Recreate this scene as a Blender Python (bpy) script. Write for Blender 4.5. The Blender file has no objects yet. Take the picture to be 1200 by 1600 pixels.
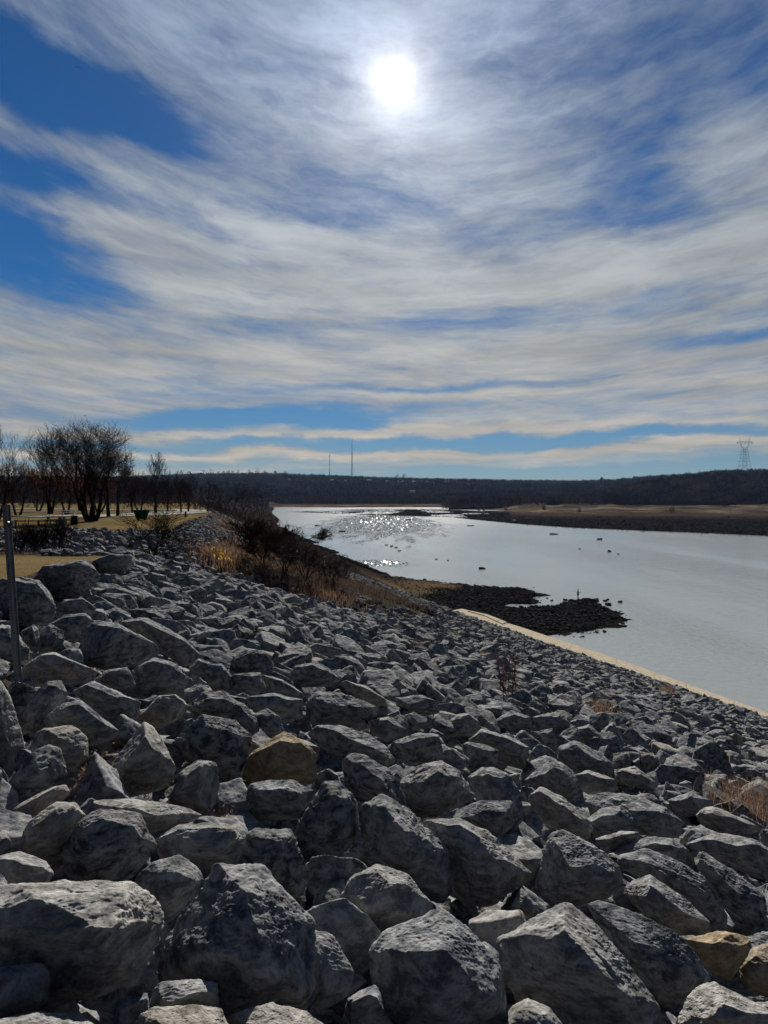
import bpy, math, random
import numpy as np
from mathutils import Vector, Matrix

# ------------------------------------------------------------------ camera, light, sky
scene = bpy.context.scene
COL = scene.collection
EYE = 17.0
cam_data = bpy.data.cameras.new('camera')
cam_data.sensor_fit = 'VERTICAL'; cam_data.sensor_height = 32.0; cam_data.lens = 24.0
cam_data.shift_y = 25.0 / 1600.0 * -1.0
cam_data.clip_start = 0.1; cam_data.clip_end = 20000
cam = bpy.data.objects.new('camera', cam_data); COL.objects.link(cam)
cam.location = (0, 0, EYE); cam.rotation_euler = (math.radians(90), 0, 0)
scene.camera = cam
SUN_AZ, SUN_EL = math.radians(0.8), math.radians(28.5)
L = Vector((math.sin(SUN_AZ) * math.cos(SUN_EL), math.cos(SUN_AZ) * math.cos(SUN_EL), math.sin(SUN_EL)))
sd = bpy.data.lights.new('sun', 'SUN'); sd.energy = 5.0; sd.angle = math.radians(0.5); sd.color = (1.0, 0.94, 0.85)
so = bpy.data.objects.new('sun', sd); COL.objects.link(so)
so.rotation_euler = L.to_track_quat('Z', 'Y').to_euler(); so.location = (0, 0, 60)
scene.view_settings.view_transform = 'Standard'; scene.view_settings.look = 'None'
scene.view_settings.exposure = 1.15; scene.view_settings.gamma = 1.0
scene.render.engine = 'CYCLES'
scene.cycles.use_denoising = True
scene.cycles.max_bounces = 5; scene.cycles.diffuse_bounces = 3; scene.cycles.glossy_bounces = 2
scene.cycles.transmission_bounces = 2; scene.cycles.volume_bounces = 0; scene.cycles.caustics_reflective = False
scene.cycles.sample_clamp_indirect = 6.0

world = bpy.data.worlds.new('World'); scene.world = world; world.use_nodes = True


class NT:
    """small helper around a node tree"""
    def __init__(s, tree):
        s.t = tree; s.t.nodes.clear()
    def n(s, typ, **kw):
        nd = s.t.nodes.new(typ)
        for k, v in kw.items(): setattr(nd, k, v)
        return nd
    def link(s, a, b): s.t.links.new(a, b)
    def val(s, sock, v):
        if isinstance(v, bpy.types.NodeSocket): s.link(v, sock)
        elif v is not None: sock.default_value = v
    def math(s, op, a, b=None, c=None, clamp=False):
        nd = s.n('ShaderNodeMath', operation=op, use_clamp=clamp)
        s.val(nd.inputs[0], a)
        if b is not None: s.val(nd.inputs[1], b)
        if c is not None: s.val(nd.inputs[2], c)
        return nd.outputs[0]
    def vmath(s, op, a, b=None, scale=None):
        nd = s.n('ShaderNodeVectorMath', operation=op)
        s.val(nd.inputs[0], a)
        if b is not None: s.val(nd.inputs[1], b)
        if scale is not None: s.val(nd.inputs['Scale'], scale)
        return nd.outputs['Value'] if op in ('LENGTH', 'DOT_PRODUCT', 'DISTANCE') else nd.outputs[0]
    def mapping(s, v, loc=(0, 0, 0), rot=(0, 0, 0), sc=(1, 1, 1), typ='POINT'):
        nd = s.n('ShaderNodeMapping', vector_type=typ)
        s.link(v, nd.inputs['Vector']); nd.inputs['Location'].default_value = loc
        nd.inputs['Rotation'].default_value = rot; nd.inputs['Scale'].default_value = sc
        return nd.outputs[0]
    def noise(s, v, scale, detail=4, rough=0.5, dist=0.0, color=False):
        nd = s.n('ShaderNodeTexNoise')
        s.link(v, nd.inputs['Vector']); nd.inputs['Scale'].default_value = scale
        nd.inputs['Detail'].default_value = detail; nd.inputs['Roughness'].default_value = rough
        nd.inputs['Distortion'].default_value = dist
        return nd.outputs['Color' if color else 'Fac']
    def mr(s, v, a, b, c=0.0, d=1.0, smooth=False):
        nd = s.n('ShaderNodeMapRange'); nd.interpolation_type = 'SMOOTHSTEP' if smooth else 'LINEAR'
        s.val(nd.inputs[0], v)
        for i, x in zip((1, 2, 3, 4), (a, b, c, d)): nd.inputs[i].default_value = x
        return nd.outputs[0]
    def mix(s, f, a, b, blend='MIX'):
        nd = s.n('ShaderNodeMix', data_type='RGBA', blend_type=blend)
        s.val(nd.inputs['Factor'], f)
        for k, v in ((6, a), (7, b)):
            if isinstance(v, tuple) and len(v) == 3: v = (*v, 1)
            s.val(nd.inputs[k], v)
        return nd.outputs[2]
    def ramp(s, f, stops):
        nd = s.n('ShaderNodeValToRGB'); s.val(nd.inputs[0], f)
        e = nd.color_ramp.elements
        while len(e) < len(stops): e.new(0.5)
        for el, (p, c) in zip(e, stops): el.position = p; el.color = (*c, 1) if len(c) == 3 else c
        return nd.outputs[0]


def build_world():
    w = NT(world.node_tree)
    out = w.n('ShaderNodeOutputWorld'); bg = w.n('ShaderNodeBackground')
    w.link(bg.outputs[0], out.inputs[0])
    tc = w.n('ShaderNodeTexCoord'); D = tc.outputs['Generated']
    sky = w.n('ShaderNodeTexSky', sky_type='NISHITA')
    sky.sun_disc = False; sky.sun_elevation = SUN_EL; sky.sun_rotation = SUN_AZ
    sky.air_density = 1.0; sky.dust_density = 0.0; sky.ozone_density = 3.0
    sp = w.n('ShaderNodeSeparateXYZ'); w.link(D, sp.inputs[0]); x, y, z = sp.outputs
    az = w.math('ARCTAN2', x, y); el = w.math('ARCSINE', z)
    cb = w.n('ShaderNodeCombineXYZ'); w.link(az, cb.inputs[0]); w.link(el, cb.inputs[1]); AE = cb.outputs[0]
    # cirrus fibres: long arcs that sag across the southern sky and crowd toward the horizon
    daz = w.math('SUBTRACT', az, 0.10); sag = w.math('MULTIPLY', w.math('MULTIPLY', daz, daz), w.math('MULTIPLY', el, 0.80))
    elc = w.math('SUBTRACT', el, sag); ly = w.math('LOGARITHM', w.math('ADD', w.math('MAXIMUM', elc, 0.0), 0.13), 2.718)
    cb2 = w.n('ShaderNodeCombineXYZ'); w.link(az, cb2.inputs[0]); w.link(ly, cb2.inputs[1]); P = cb2.outputs[0]
    warp = w.vmath('SUBTRACT', w.noise(P, 3.2, 4, 0.55, color=True), (0.5, 0.5, 0.5))
    Pw = w.vmath('ADD', P, w.vmath('MULTIPLY', warp, (0.16, 0.10, 0)))
    warpb = w.vmath('SUBTRACT', w.noise(P, 15, 4, 0.6, color=True), (0.5, 0.5, 0.5))
    Pf = w.vmath('ADD', Pw, w.vmath('MULTIPLY', warpb, (0.045, 0.030, 0)))
    streak = w.noise(w.mapping(Pw, rot=(0, 0, math.radians(5)), sc=(1.0, 2.2, 1)), 3.6, 8, 0.58)
    fine = w.noise(w.mapping(Pf, rot=(0, 0, math.radians(9)), sc=(1.0, 2.5, 1)), 8.0, 12, 0.66)
    puff = w.noise(w.mapping(Pf, sc=(1.0, 1.5, 1)), 17.0, 10, 0.66)
    big = w.noise(w.mapping(Pw, sc=(1.0, 1.4, 1)), 2.1, 4, 0.5)
    # elevation / azimuth shape of the sheet: clear gaps (minus) and dense banks (plus)
    warp2 = w.vmath('SUBTRACT', w.noise(w.mapping(AE, sc=(1, 2.2, 1)), 4.0, 7, 0.6, color=True), (0.5, 0.5, 0.5))
    AEw = w.vmath('ADD', AE, w.vmath('MULTIPLY', warp2, (0.16, 0.07, 0)))
    def pos(px, py):
        u = (px - 600) / 1200; v = (775 - py) / 1200
        a = math.atan(u); return a, math.atan(v * math.cos(a))
    gaps = [  # px, py, rx, ry, angle deg, amount
        (60, 118, 210, 42, -12, -1.8), (-20, 235, 130, 34, -8, -.9), (20, 395, 170, 55, -10, -1.3), (-60, 330, 120, 30, 0, -.6),
        (420, 658, 200, 15, 2, -1.2), (330, 628, 200, 9, 0, -.35), (760, 604, 170, 8, 3, -.5), (700, 690, 720, 9, 1, -.9), (500, 713, 700, 5, 1, -.15),
        (900, 737, 620, 13, 1, -1.2), (300, 722, 300, 8, 1, -.6), (1140, 520, 140, 12, 4, -.5), (1040, 320, 80, 150, 18, -.22), (1150, 110, 130, 90, -20, -.22),
        (920, 250, 240, 50, -20, -.18), (960, 472, 240, 16, 6, -.32), (700, 498, 130, 16, 4, -.26), (400, 515, 130, 14, -4, -.3), (560, 300, 260, 26, -15, -.30),
        (330, 250, 220, 20, -18, -.34), (900, 40, 320, 40, 10, -.30), (430, 610, 260, 8, 0, -.3), (250, 330, 160, 16, -14, -.35), (120, 560, 200, 8, 0, -.2),
        (560, 420, 760, 60, -2, .50), (600, 560, 800, 50, 2, .36), (1100, 400, 260, 44, 8, .45), (420, 345, 260, 16, -12, .40),
        (600, 710, 760, 8, 1, .62), (500, 676, 700, 8, 1, .45), (500, 10, 600, 50, 0, .35), (1150, 230, 50, 90, 30, .45),
        (700, 622, 700, 10, 2, .25), (250, 470, 400, 36, 3, .3), (620, 190, 300, 130, 0, .26), (200, 200, 220, 26, -14, .35), (60, 290, 200, 18, -10, .35)]
    acc = None
    for px, py, rx, ry, an, am in gaps:
        a, e = pos(px, py)
        m = w.mapping(AEw, loc=(a, e, 0), rot=(0, 0, math.radians(an)), sc=(rx / 1200, ry / 1200, 1), typ='TEXTURE')
        ln = w.vmath('LENGTH', m)
        g = w.mr(ln, 0.25, 1.6, am, 0.0, smooth=True)
        acc = g if acc is None else w.math('ADD', acc, g)
    dens = w.math('ADD', w.math('MULTIPLY', w.math('SUBTRACT', streak, 0.5), 1.3), w.math('MULTIPLY', w.math('SUBTRACT', fine, 0.5), 1.25))
    dens = w.math('ADD', dens, w.math('MULTIPLY', w.math('SUBTRACT', puff, 0.5), 1.05))
    dens = w.math('ADD', dens, w.math('MULTIPLY', w.math('SUBTRACT', big, 0.5), 0.9))
    dens = w.math('ADD', dens, acc)
    dens = w.math('ADD', dens, 0.64)
    cov = w.mr(dens, -0.30, 1.35, 0.0, 0.97, smooth=True)
    # aureole of the veiled sun
    dt = w.vmath('DOT_PRODUCT', w.vmath('NORMALIZE', w.vmath('ADD', D, w.vmath('SCALE', w.vmath('SUBTRACT', w.noise(D, 55, 4, .6, color=True), (.5, .5, .5)), scale=.011))), tuple(L)); ang = w.math('ARCCOSINE', w.math('MINIMUM', dt, 0.999999))
    def ex(scale_deg, amp):
        return w.math('MULTIPLY', w.math('EXPONENT', w.math('DIVIDE', ang, -math.radians(scale_deg))), amp)
    # blue of the clear air
    skyc = w.vmath('SCALE', sky.outputs[0], scale=0.112)
    skyc = w.vmath('MULTIPLY', skyc, w.mix(w.mr(el, 0.0, 0.22, 0.0, 1.0), (0.20, 0.265, 0.38), (0.085, 0.25, 0.41)))
    cl_lo = w.ramp(w.math('MULTIPLY', el, 1.0), [(0.0, (0.66, 0.58, 0.47)), (0.08, (0.60, 0.56, 0.49)), (0.20, (0.47, 0.485, 0.47)), (0.36, (0.40, 0.445, 0.49)), (0.55, (0.29, 0.365, 0.49))])
    thick = w.math('MULTIPLY', w.mr(w.noise(w.mapping(Pw, loc=(3.1, 1.7, 0), sc=(1, 2.2, 1)), 4.2, 8, 0.6), 0.36, 0.66, 1.12, 0.84, smooth=True), w.mr(dens, 0.1, 1.5, 0.84, 1.16))
    cloudc = w.vmath('SCALE', cl_lo, scale=thick)
    cloudc = w.vmath('SCALE', cloudc, scale=w.math('ADD', w.math('ADD', 0.70, ex(14, 0.45)), ex(5.5, 0.55)))
    base = w.mix(cov, skyc, cloudc)
    # away from the sun (behind the camera) the sheet is plainly bluish and dimmer
    behind = w.mr(y, -0.2, 0.4, 0.0, 1.0, smooth=True)
    base = w.mix(behind, (0.016, 0.037, 0.092), base)
    up = w.mr(el, 0.62, 0.95, 0.0, 1.0, smooth=True)
    base = w.mix(up, base, (0.034, 0.062, 0.125))
    disc = w.mr(ang, math.radians(0.7), math.radians(1.3), 9.0, 0.0, smooth=True)
    halo = w.math('ADD', ex(0.95, 1.8), ex(5.0, 0.28))
    halo = w.math('ADD', halo, disc)
    hc = w.vmath('SCALE', (1.0, 0.93, 0.86), scale=halo)
    tot = w.vmath('ADD', base, hc)
    w.link(tot, bg.inputs[0]); bg.inputs[1].default_value = 0.455
build_world()

# ------------------------------------------------------------------ helpers
def tag(o, label=None, cat=None, group=None, kind=None):
    if label: o['label'] = label
    if cat: o['category'] = cat
    if group: o['group'] = group
    if kind: o['kind'] = kind
    return o

def new_mesh(name, V, F, mat, parent=None, loc=(0, 0, 0), smooth=False, tone=None, rotz=0, extra_mats=(), mat_idx=None):
    V = np.asarray(V, dtype=np.float32); me = bpy.data.meshes.new(name)
    if isinstance(F, np.ndarray):
        n, k = F.shape; flat = F.astype(np.int32).ravel(); starts = np.arange(0, n * k, k, dtype=np.int32); tot = np.full(n, k, np.int32)
    else:
        n = len(F); tot = np.array([len(f) for f in F], np.int32); starts = np.concatenate([[0], np.cumsum(tot)[:-1]]).astype(np.int32)
        flat = np.array([i for f in F for i in f], np.int32)
    me.vertices.add(len(V)); me.vertices.foreach_set('co', V.ravel())
    me.loops.add(len(flat)); me.loops.foreach_set('vertex_index', flat)
    me.polygons.add(n); me.polygons.foreach_set('loop_start', starts); me.polygons.foreach_set('loop_total', tot)
    me.polygons.foreach_set('use_smooth', np.full(n, bool(smooth)))
    if tone is not None:
        a = me.attributes.new('tone', 'FLOAT', 'POINT'); a.data.foreach_set('value', np.broadcast_to(np.asarray(tone, np.float32), (len(V),)).copy())
    me.materials.append(mat)
    for m in extra_mats: me.materials.append(m)
    if mat_idx is not None: me.polygons.foreach_set('material_index', np.asarray(mat_idx, np.int32))
    me.update(calc_edges=True); me.validate()
    o = bpy.data.objects.new(name, me); COL.objects.link(o); o.location = loc; o.rotation_euler[2] = rotz
    if parent: o.parent = parent
    return o

def empty(name, loc, rz=0):
    o = bpy.data.objects.new(name, None); COL.objects.link(o); o.location = loc; o.rotation_euler[2] = rz; o.empty_display_size = 0.3
    return o

class MB:
    """collects boxes, bars and tubes into one mesh"""
    def __init__(s): s.V = []; s.F = []
    def add(s, V, F):
        b = len(s.V); s.V.extend([tuple(v) for v in V]); s.F.extend([tuple(i + b for i in f) for f in F])
    def box(s, c, d, rz=0, taper=1.0, taper_y=None):
        ty = taper if taper_y is None else taper_y
        x, y, z = (k / 2 for k in d); ca, sa = math.cos(rz), math.sin(rz); V = []
        for sz in (-1, 1):
            tx_, ty_ = (1, 1) if sz > 0 else (taper, ty)
            for sx, sy in ((-1, -1), (1, -1), (1, 1), (-1, 1)):
                px, py = sx * x * tx_, sy * y * ty_
                V.append((c[0] + px * ca - py * sa, c[1] + px * sa + py * ca, c[2] + sz * z))
        s.add(V, [(0, 3, 2, 1), (4, 5, 6, 7), (0, 1, 5, 4), (1, 2, 6, 5), (2, 3, 7, 6), (3, 0, 4, 7)])
    def tube(s, pts, radii, n=6, cap=True):
        pts = [Vector(p) for p in pts]; rings = []; V = []; F = []
        for i, p in enumerate(pts):
            d = (pts[min(i + 1, len(pts) - 1)] - pts[max(i - 1, 0)]).normalized()
            a = d.cross(Vector((0.31, 0.17, 1)) if abs(d.z) < .9 else Vector((1, 0.2, 0))).normalized(); b = d.cross(a)
            r = radii[i] if isinstance(radii, (list, tuple)) else radii
            for k in range(n):
                t = 2 * math.pi * k / n; V.append(p + (a * math.cos(t) + b * math.sin(t)) * r)
        for i in range(len(pts) - 1):
            for k in range(n):
                k2 = (k + 1) % n; F.append((i * n + k, i * n + k2, (i + 1) * n + k2, (i + 1) * n + k))
        if cap: F.append(tuple(range(n))[::-1]); F.append(tuple((len(pts) - 1) * n + k for k in range(n)))
        s.add(V, F)
    def build(s, name, mat, parent=None, **kw): return new_mesh(name, s.V, s.F, mat, parent, **kw)

# numpy gradient-like noise
def _hash(ix, iy, iz, seed):
    h = (ix.astype(np.int64) * 374761393 + iy.astype(np.int64) * 668265263 + iz.astype(np.int64) * 2147483647 + seed * 1274126177) & 0xffffffff
    h = ((h ^ (h >> 13)) * 1274126177) & 0xffffffff
    h = ((h ^ (h >> 16)) * 2246822519) & 0xffffffff
    return ((h ^ (h >> 15)) & 0xffffff).astype(np.float32) / 8388607.5 - 1.0
def vnoise(p, seed=0):
    p = np.asarray(p, np.float32); i = np.floor(p).astype(np.int32); f = p - i; f = f * f * f * (f * (f * 6 - 15) + 10)
    r = 0
    for dx in (0, 1):
        wx = f[:, 0] if dx else 1 - f[:, 0]
        for dy in (0, 1):
            wy = f[:, 1] if dy else 1 - f[:, 1]
            for dz in (0, 1):
                wz = f[:, 2] if dz else 1 - f[:, 2]
                r = r + wx * wy * wz * _hash(i[:, 0] + dx, i[:, 1] + dy, i[:, 2] + dz, seed)
    return r
def fbm(p, oct=4, seed=0, gain=0.5, ridged=False):
    a = 1.0; s = 0; p = np.asarray(p, np.float32)
    for k in range(oct):
        n = vnoise(p * (2.03 ** k) + k * 17.3, seed + k)
        if ridged: n = 1 - 2 * np.abs(n)
        s = s + a * n; a *= gain
    return s

def ico(level):
    t = (1 + 5 ** .5) / 2
    V = [(-1, t, 0), (1, t, 0), (-1, -t, 0), (1, -t, 0), (0, -1, t), (0, 1, t), (0, -1, -t), (0, 1, -t), (t, 0, -1), (t, 0, 1), (-t, 0, -1), (-t, 0, 1)]
    F = [(0, 11, 5), (0, 5, 1), (0, 1, 7), (0, 7, 10), (0, 10, 11), (1, 5, 9), (5, 11, 4), (11, 10, 2), (10, 7, 6), (7, 1, 8), (3, 9, 4), (3, 4, 2), (3, 2, 6), (3, 6, 8), (3, 8, 9), (4, 9, 5), (2, 4, 11), (6, 2, 10), (8, 6, 7), (9, 8, 1)]
    V = np.array(V, np.float64); V /= np.linalg.norm(V, axis=1, keepdims=True); F = np.array(F)
    for _ in range(level):
        e = np.concatenate([F[:, [0, 1]], F[:, [1, 2]], F[:, [2, 0]]]); es = np.sort(e, axis=1)
        u, inv = np.unique(es, axis=0, return_inverse=True); inv = inv.ravel()
        m = V[u[:, 0]] + V[u[:, 1]]; m /= np.linalg.norm(m, axis=1, keepdims=True)
        n = len(F); a, b, c = inv[:n] + len(V), inv[n:2 * n] + len(V), inv[2 * n:] + len(V)
        F = np.concatenate([np.stack([F[:, 0], a, c], 1), np.stack([F[:, 1], b, a], 1), np.stack([F[:, 2], c, b], 1), np.stack([a, b, c], 1)])
        V = np.concatenate([V, m])
    return V.astype(np.float32), F.astype(np.int32)
ICO = {k: ico(k) for k in range(0, 7)}

def poly_rock(N, Dst, dims, level, seed, rough=1.0, power=16, frame=None, nclip=6):
    """rounded convex block cut by planes N.x<=D, roughened; dims shapes the sampling"""
    U, F = ICO[level]; dirs = U * np.asarray(dims, np.float32)
    q = dirs @ np.asarray(N, np.float32).T / np.asarray(Dst, np.float32)[None, :]
    q = np.maximum(q, 1e-4)
    s = (q ** power).sum(1) ** (-1.0 / power)
    V = dirs * s[:, None]
    size = float(np.linalg.norm(dims)) / 1.73
    rc = np.random.RandomState(seed + 77)
    for _ in range(nclip):      # knocked-off corners: flat facets with crisp rims
        n = rc.randn(3); n /= np.linalg.norm(n)
        if frame is not None: n = n - frame * (n @ frame + abs(rc.randn()) * .8 + .3); n /= np.linalg.norm(n)
        pr_ = V @ n; m_ = pr_.max(); dlim = m_ * rc.uniform(.80, .95); V = V - np.maximum(pr_ - dlim, 0)[:, None] * n[None, :].astype(np.float32)
    o = np.random.RandomState(seed).rand(3) * 50
    nd = V / np.linalg.norm(V, axis=1, keepdims=True)
    k = 1.0 / size
    stretch = np.array([1.0, 1.0, 1.7], np.float32)
    if level >= 2:
        d = 0.050 * fbm(V * k * 1.1 + o, 3, seed, .5)
        if level >= 3: d = d - 0.018 * fbm(V * k * 2.0 * stretch + o, 3, seed + 5, .5, ridged=True) + .008
        if level >= 4:
            d = d + 0.012 * fbm(V * k * 8.0 * stretch + o, 3, seed + 9, .6)
            if seed % 5 < 3:      # bedding planes: worn ledges that step across the block
                bn = rc.randn(3) * .35 + np.array([0, 0, 1]); bn /= np.linalg.norm(bn); hh_ = (V @ bn) * k * rc.uniform(4.0, 7.0) + 1.1 * fbm(V * k * 1.3 + o, 3, seed + 21); fr = hh_ - np.floor(hh_)
                d = d + (.030 + .012 * (seed % 3)) * (np.minimum(fr * 1.25, (1 - fr) * 5.0) - .45) * (.6 + .5 * vnoise(V * k * 2.2 + o, seed))
        if level >= 5: d = d + 0.0095 * fbm(V * k * 22 * stretch + o, 3, seed + 3, .62)
        V = V + nd * (d * size * rough)[:, None]
    return V, F

def rand_planes(rs):
    N = []; Dd = []
    for ax in ((1, 0, 0), (-1, 0, 0), (0, 1, 0), (0, -1, 0), (0, 0, 1), (0, 0, -1)):
        n = np.array(ax) + rs.randn(3) * .24; N.append(n / np.linalg.norm(n)); Dd.append(rs.uniform(.68, 1.0))
    for _ in range(rs.randint(5, 9)):
        n = rs.randn(3); N.append(n / np.linalg.norm(n)); Dd.append(rs.uniform(.86, 1.15))
    return np.array(N), np.array(Dd)

# ------------------------------------------------------------------ materials
def material(name):
    m = bpy.data.materials.new(name); m.use_nodes = True; t = NT(m.node_tree)
    out = t.n('ShaderNodeOutputMaterial'); b = t.n('ShaderNodeBsdfPrincipled'); t.link(b.outputs[0], out.inputs[0])
    b.inputs['Roughness'].default_value = .9; b.inputs['Specular IOR Level'].default_value = 0.0
    return m, t, b
def geo(t): return t.n('ShaderNodeNewGeometry').outputs['Position']
def bump(t, b, h, strength, dist):
    nd = t.n('ShaderNodeBump'); nd.inputs['Strength'].default_value = strength; nd.inputs['Distance'].default_value = dist
    t.link(h, nd.inputs['Height']); t.link(nd.outputs[0], b.inputs['Normal'])
def simple(name, c1, c2, scale=6.0, rough=.9, bstr=.3, bdist=.02, metal=0.0, sc=(1, 1, 1)):
    c1 = tuple(.47 * k for k in c1); c2 = tuple(.47 * k for k in c2)
    m, t, b = material(name); p = t.mapping(geo(t), sc=sc)
    n = t.noise(p, scale, 6, .6); t.link(t.mix(t.mr(n, .3, .7), c1, c2), b.inputs['Base Color'])
    b.inputs['Roughness'].default_value = rough; b.inputs['Metallic'].default_value = metal
    bump(t, b, n, bstr, bdist); return m

def rock_material(name, dark=1.0):
    m, t, b = material(name); p = geo(t)
    at = t.n('ShaderNodeAttribute', attribute_name='tone'); tone = at.outputs['Fac']
    w = t.vmath('ADD', p, t.vmath('SCALE', t.vmath('SUBTRACT', t.noise(p, 2.2, 3, .5, color=True), (.5, .5, .5)), scale=.35))
    big = t.noise(w, 2.4, 5, .6); med = t.noise(t.mapping(w, sc=(1, 1, 1.8)), 9.0, 7, .68); fine = t.noise(p, 46, 6, .7)
    strat = t.noise(t.mapping(w, rot=(.3, .2, .5), sc=(1, 1, 6)), 5.5, 6, .65)
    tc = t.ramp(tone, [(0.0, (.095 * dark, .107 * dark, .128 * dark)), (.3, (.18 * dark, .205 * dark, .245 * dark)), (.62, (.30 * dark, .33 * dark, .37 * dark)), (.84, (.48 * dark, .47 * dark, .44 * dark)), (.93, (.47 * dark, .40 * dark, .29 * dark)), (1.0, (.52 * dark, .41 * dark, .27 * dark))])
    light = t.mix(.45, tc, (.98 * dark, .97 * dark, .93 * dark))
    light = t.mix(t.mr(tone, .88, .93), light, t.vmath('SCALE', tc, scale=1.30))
    c = t.mix(t.mr(med, .40, .60), t.vmath('SCALE', tc, scale=.62), light)
    c = t.mix(t.mr(big, .57, .66, 0, .35), c, (.10 * dark, .105 * dark, .115 * dark))
    c = t.mix(t.mr(strat, .58, .66, 0, .30), c, t.vmath('SCALE', tc, scale=.33))
    c = t.mix(t.mr(t.noise(p, 17, 5, .6), .60, .72, 0, .7), c, (.055 * dark, .057 * dark, .06 * dark))
    c = t.mix(t.mr(t.noise(p, 6.0, 3, .5), .63, .74, 0, .45), c, (.40 * dark, .35 * dark, .27 * dark))
    c = t.mix(t.mr(fine, .42, .66, .0, .5), c, t.vmath('SCALE', c, scale=.5))
    t.link(c, b.inputs['Base Color']); b.inputs['Roughness'].default_value = .88
    h = t.math('ADD', t.math('MULTIPLY', med, 1.0), t.math('ADD', t.math('MULTIPLY', fine, .22), t.math('MULTIPLY', strat, .25)))
    vor = t.n('ShaderNodeTexVoronoi'); vor.feature = 'F1'; t.link(w, vor.inputs['Vector']); vor.inputs['Scale'].default_value = 13
    h = t.math('ADD', h, t.math('MULTIPLY', vor.outputs['Distance'], .08))
    bump(t, b, h, .55, .028)
    return m
M_ROCK = rock_material('grey_limestone', .425)
M_WETROCK = rock_material('dark_river_stone', .10)

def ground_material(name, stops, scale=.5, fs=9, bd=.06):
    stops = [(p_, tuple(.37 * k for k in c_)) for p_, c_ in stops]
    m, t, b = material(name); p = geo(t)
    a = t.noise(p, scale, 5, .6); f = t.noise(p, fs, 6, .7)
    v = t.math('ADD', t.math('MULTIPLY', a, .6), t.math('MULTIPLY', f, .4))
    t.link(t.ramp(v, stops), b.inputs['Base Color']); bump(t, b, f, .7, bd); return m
M_LAWN = ground_material('dry_lawn', [(.30, (.10, .105, .045)), (.45, (.20, .155, .075)), (.58, (.30, .215, .105)), (.72, (.34, .25, .13))], .16, 7)
M_DIRT = ground_material('gravelly_soil', [(.3, (.035, .032, .03)), (.5, (.075, .068, .06)), (.7, (.13, .11, .09))], .8, 12)
M_BANK = ground_material('brush_litter', [(.3, (.016, .013, .012)), (.48, (.032, .025, .021)), (.62, (.055, .04, .030)), (.75, (.09, .062, .042))], .35, 5)
M_SPIT = ground_material('wet_gravel', [(.3, (.012, .012, .012)), (.55, (.026, .024, .022)), (.75, (.05, .042, .036))], .6, 7)
M_SAND = ground_material('sandy_bank', [(.44, (.05, .04, .033)), (.52, (.15, .115, .085)), (.60, (.34, .27, .205)), (.75, (.44, .36, .28))], .022, .12)
M_MUD = ground_material('brown_grassy_mud', [(.3, (.035, .027, .022)), (.48, (.075, .056, .042)), (.62, (.12, .09, .065)), (.75, (.18, .14, .10))], .03, .5)
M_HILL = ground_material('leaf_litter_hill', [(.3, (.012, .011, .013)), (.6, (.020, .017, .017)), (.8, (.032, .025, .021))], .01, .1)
M_ROAD = simple('pale_asphalt', (.40, .39, .37), (.48, .47, .44), 2.0, .85, .2, .01)
M_CONC = simple('sandy_concrete', (.44, .385, .30), (.70, .61, .48), 2.4, .9, .3, .01)
M_BARK = simple('dark_bark', (.022, .018, .017), (.055, .045, .040), 12, .95, .5, .02)
M_TWIG = simple('grey_brown_twig', (.035, .028, .027), (.07, .055, .048), 3, .95, .1, .01)
M_BRUSH = simple('pale_brush_twig', (.07, .056, .05), (.14, .11, .095), 3, .95, .1, .01)
M_TWIGR = simple('reddish_brown_twig', (.05, .028, .022), (.10, .055, .038), 3, .95, .1, .01)
def leafy(name, c1, c2, tr=.55):
    m, t, b = material(name); out = [n for n in t.t.nodes if n.type == 'OUTPUT_MATERIAL'][0]; c1 = tuple(.62 * k for k in c1); c2 = tuple(.62 * k for k in c2)
    c = t.mix(t.mr(t.noise(geo(t), 3.5, 4, .6), .3, .7), c1, c2); t.link(c, b.inputs['Base Color'])
    tb = t.n('ShaderNodeBsdfTranslucent'); t.link(c, tb.inputs['Color']); mx = t.n('ShaderNodeMixShader'); mx.inputs[0].default_value = tr
    t.link(b.outputs[0], mx.inputs[1]); t.link(tb.outputs[0], mx.inputs[2]); t.link(mx.outputs[0], out.inputs[0]); return m
M_RUST = leafy('rust_leaf', (.16, .055, .02), (.28, .12, .045))
M_YEL = leafy('yellow_leaf', (.55, .33, .03), (.62, .42, .06))
M_STRAW = leafy('straw_grass', (.17, .125, .075), (.29, .22, .14), .4)
M_RUSTG = leafy('russet_grass', (.15, .092, .060), (.30, .195, .13), .38)
M_GREYG = leafy('grey_dry_brush', (.07, .052, .043), (.15, .11, .085), .3)
M_STEEL = simple('galvanised_steel', (.20, .23, .26), (.33, .36, .39), 22, .55, .25, .002, metal=.55)
M_HOLE = simple('shadowed_hole', (.015, .015, .015), (.03, .03, .03), 9, .95)
M_GREEN = simple('green_paint', (.012, .07, .035), (.02, .105, .05), 5, .6, .1, .01)
M_WHITE = simple('white_paint', (.62, .62, .58), (.76, .76, .72), 5, .7, .1, .01)
M_BLACK = simple('black_metal', (.012, .012, .014), (.03, .03, .032), 8, .6, .2, .01)
M_GALV = simple('weathered_lattice_steel', (.06, .07, .085), (.10, .115, .13), 4, .6, .1, .01)
M_WOOD = simple('weathered_timber', (.10, .08, .06), (.18, .145, .11), 9, .9, .4, .01)
M_ROOF = simple('dark_shingle', (.05, .045, .042), (.09, .08, .075), 4, .9, .2, .02)
M_GLASS = simple('window_glass', (.02, .025, .03), (.035, .04, .05), 2, .15, .02, .001)
M_CLOTH = simple('dark_jacket_cloth', (.010, .011, .014), (.02, .022, .027), 30, .95)
M_TROU = simple('dark_trouser_cloth', (.018, .018, .022), (.03, .03, .036), 30, .95)
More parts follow.
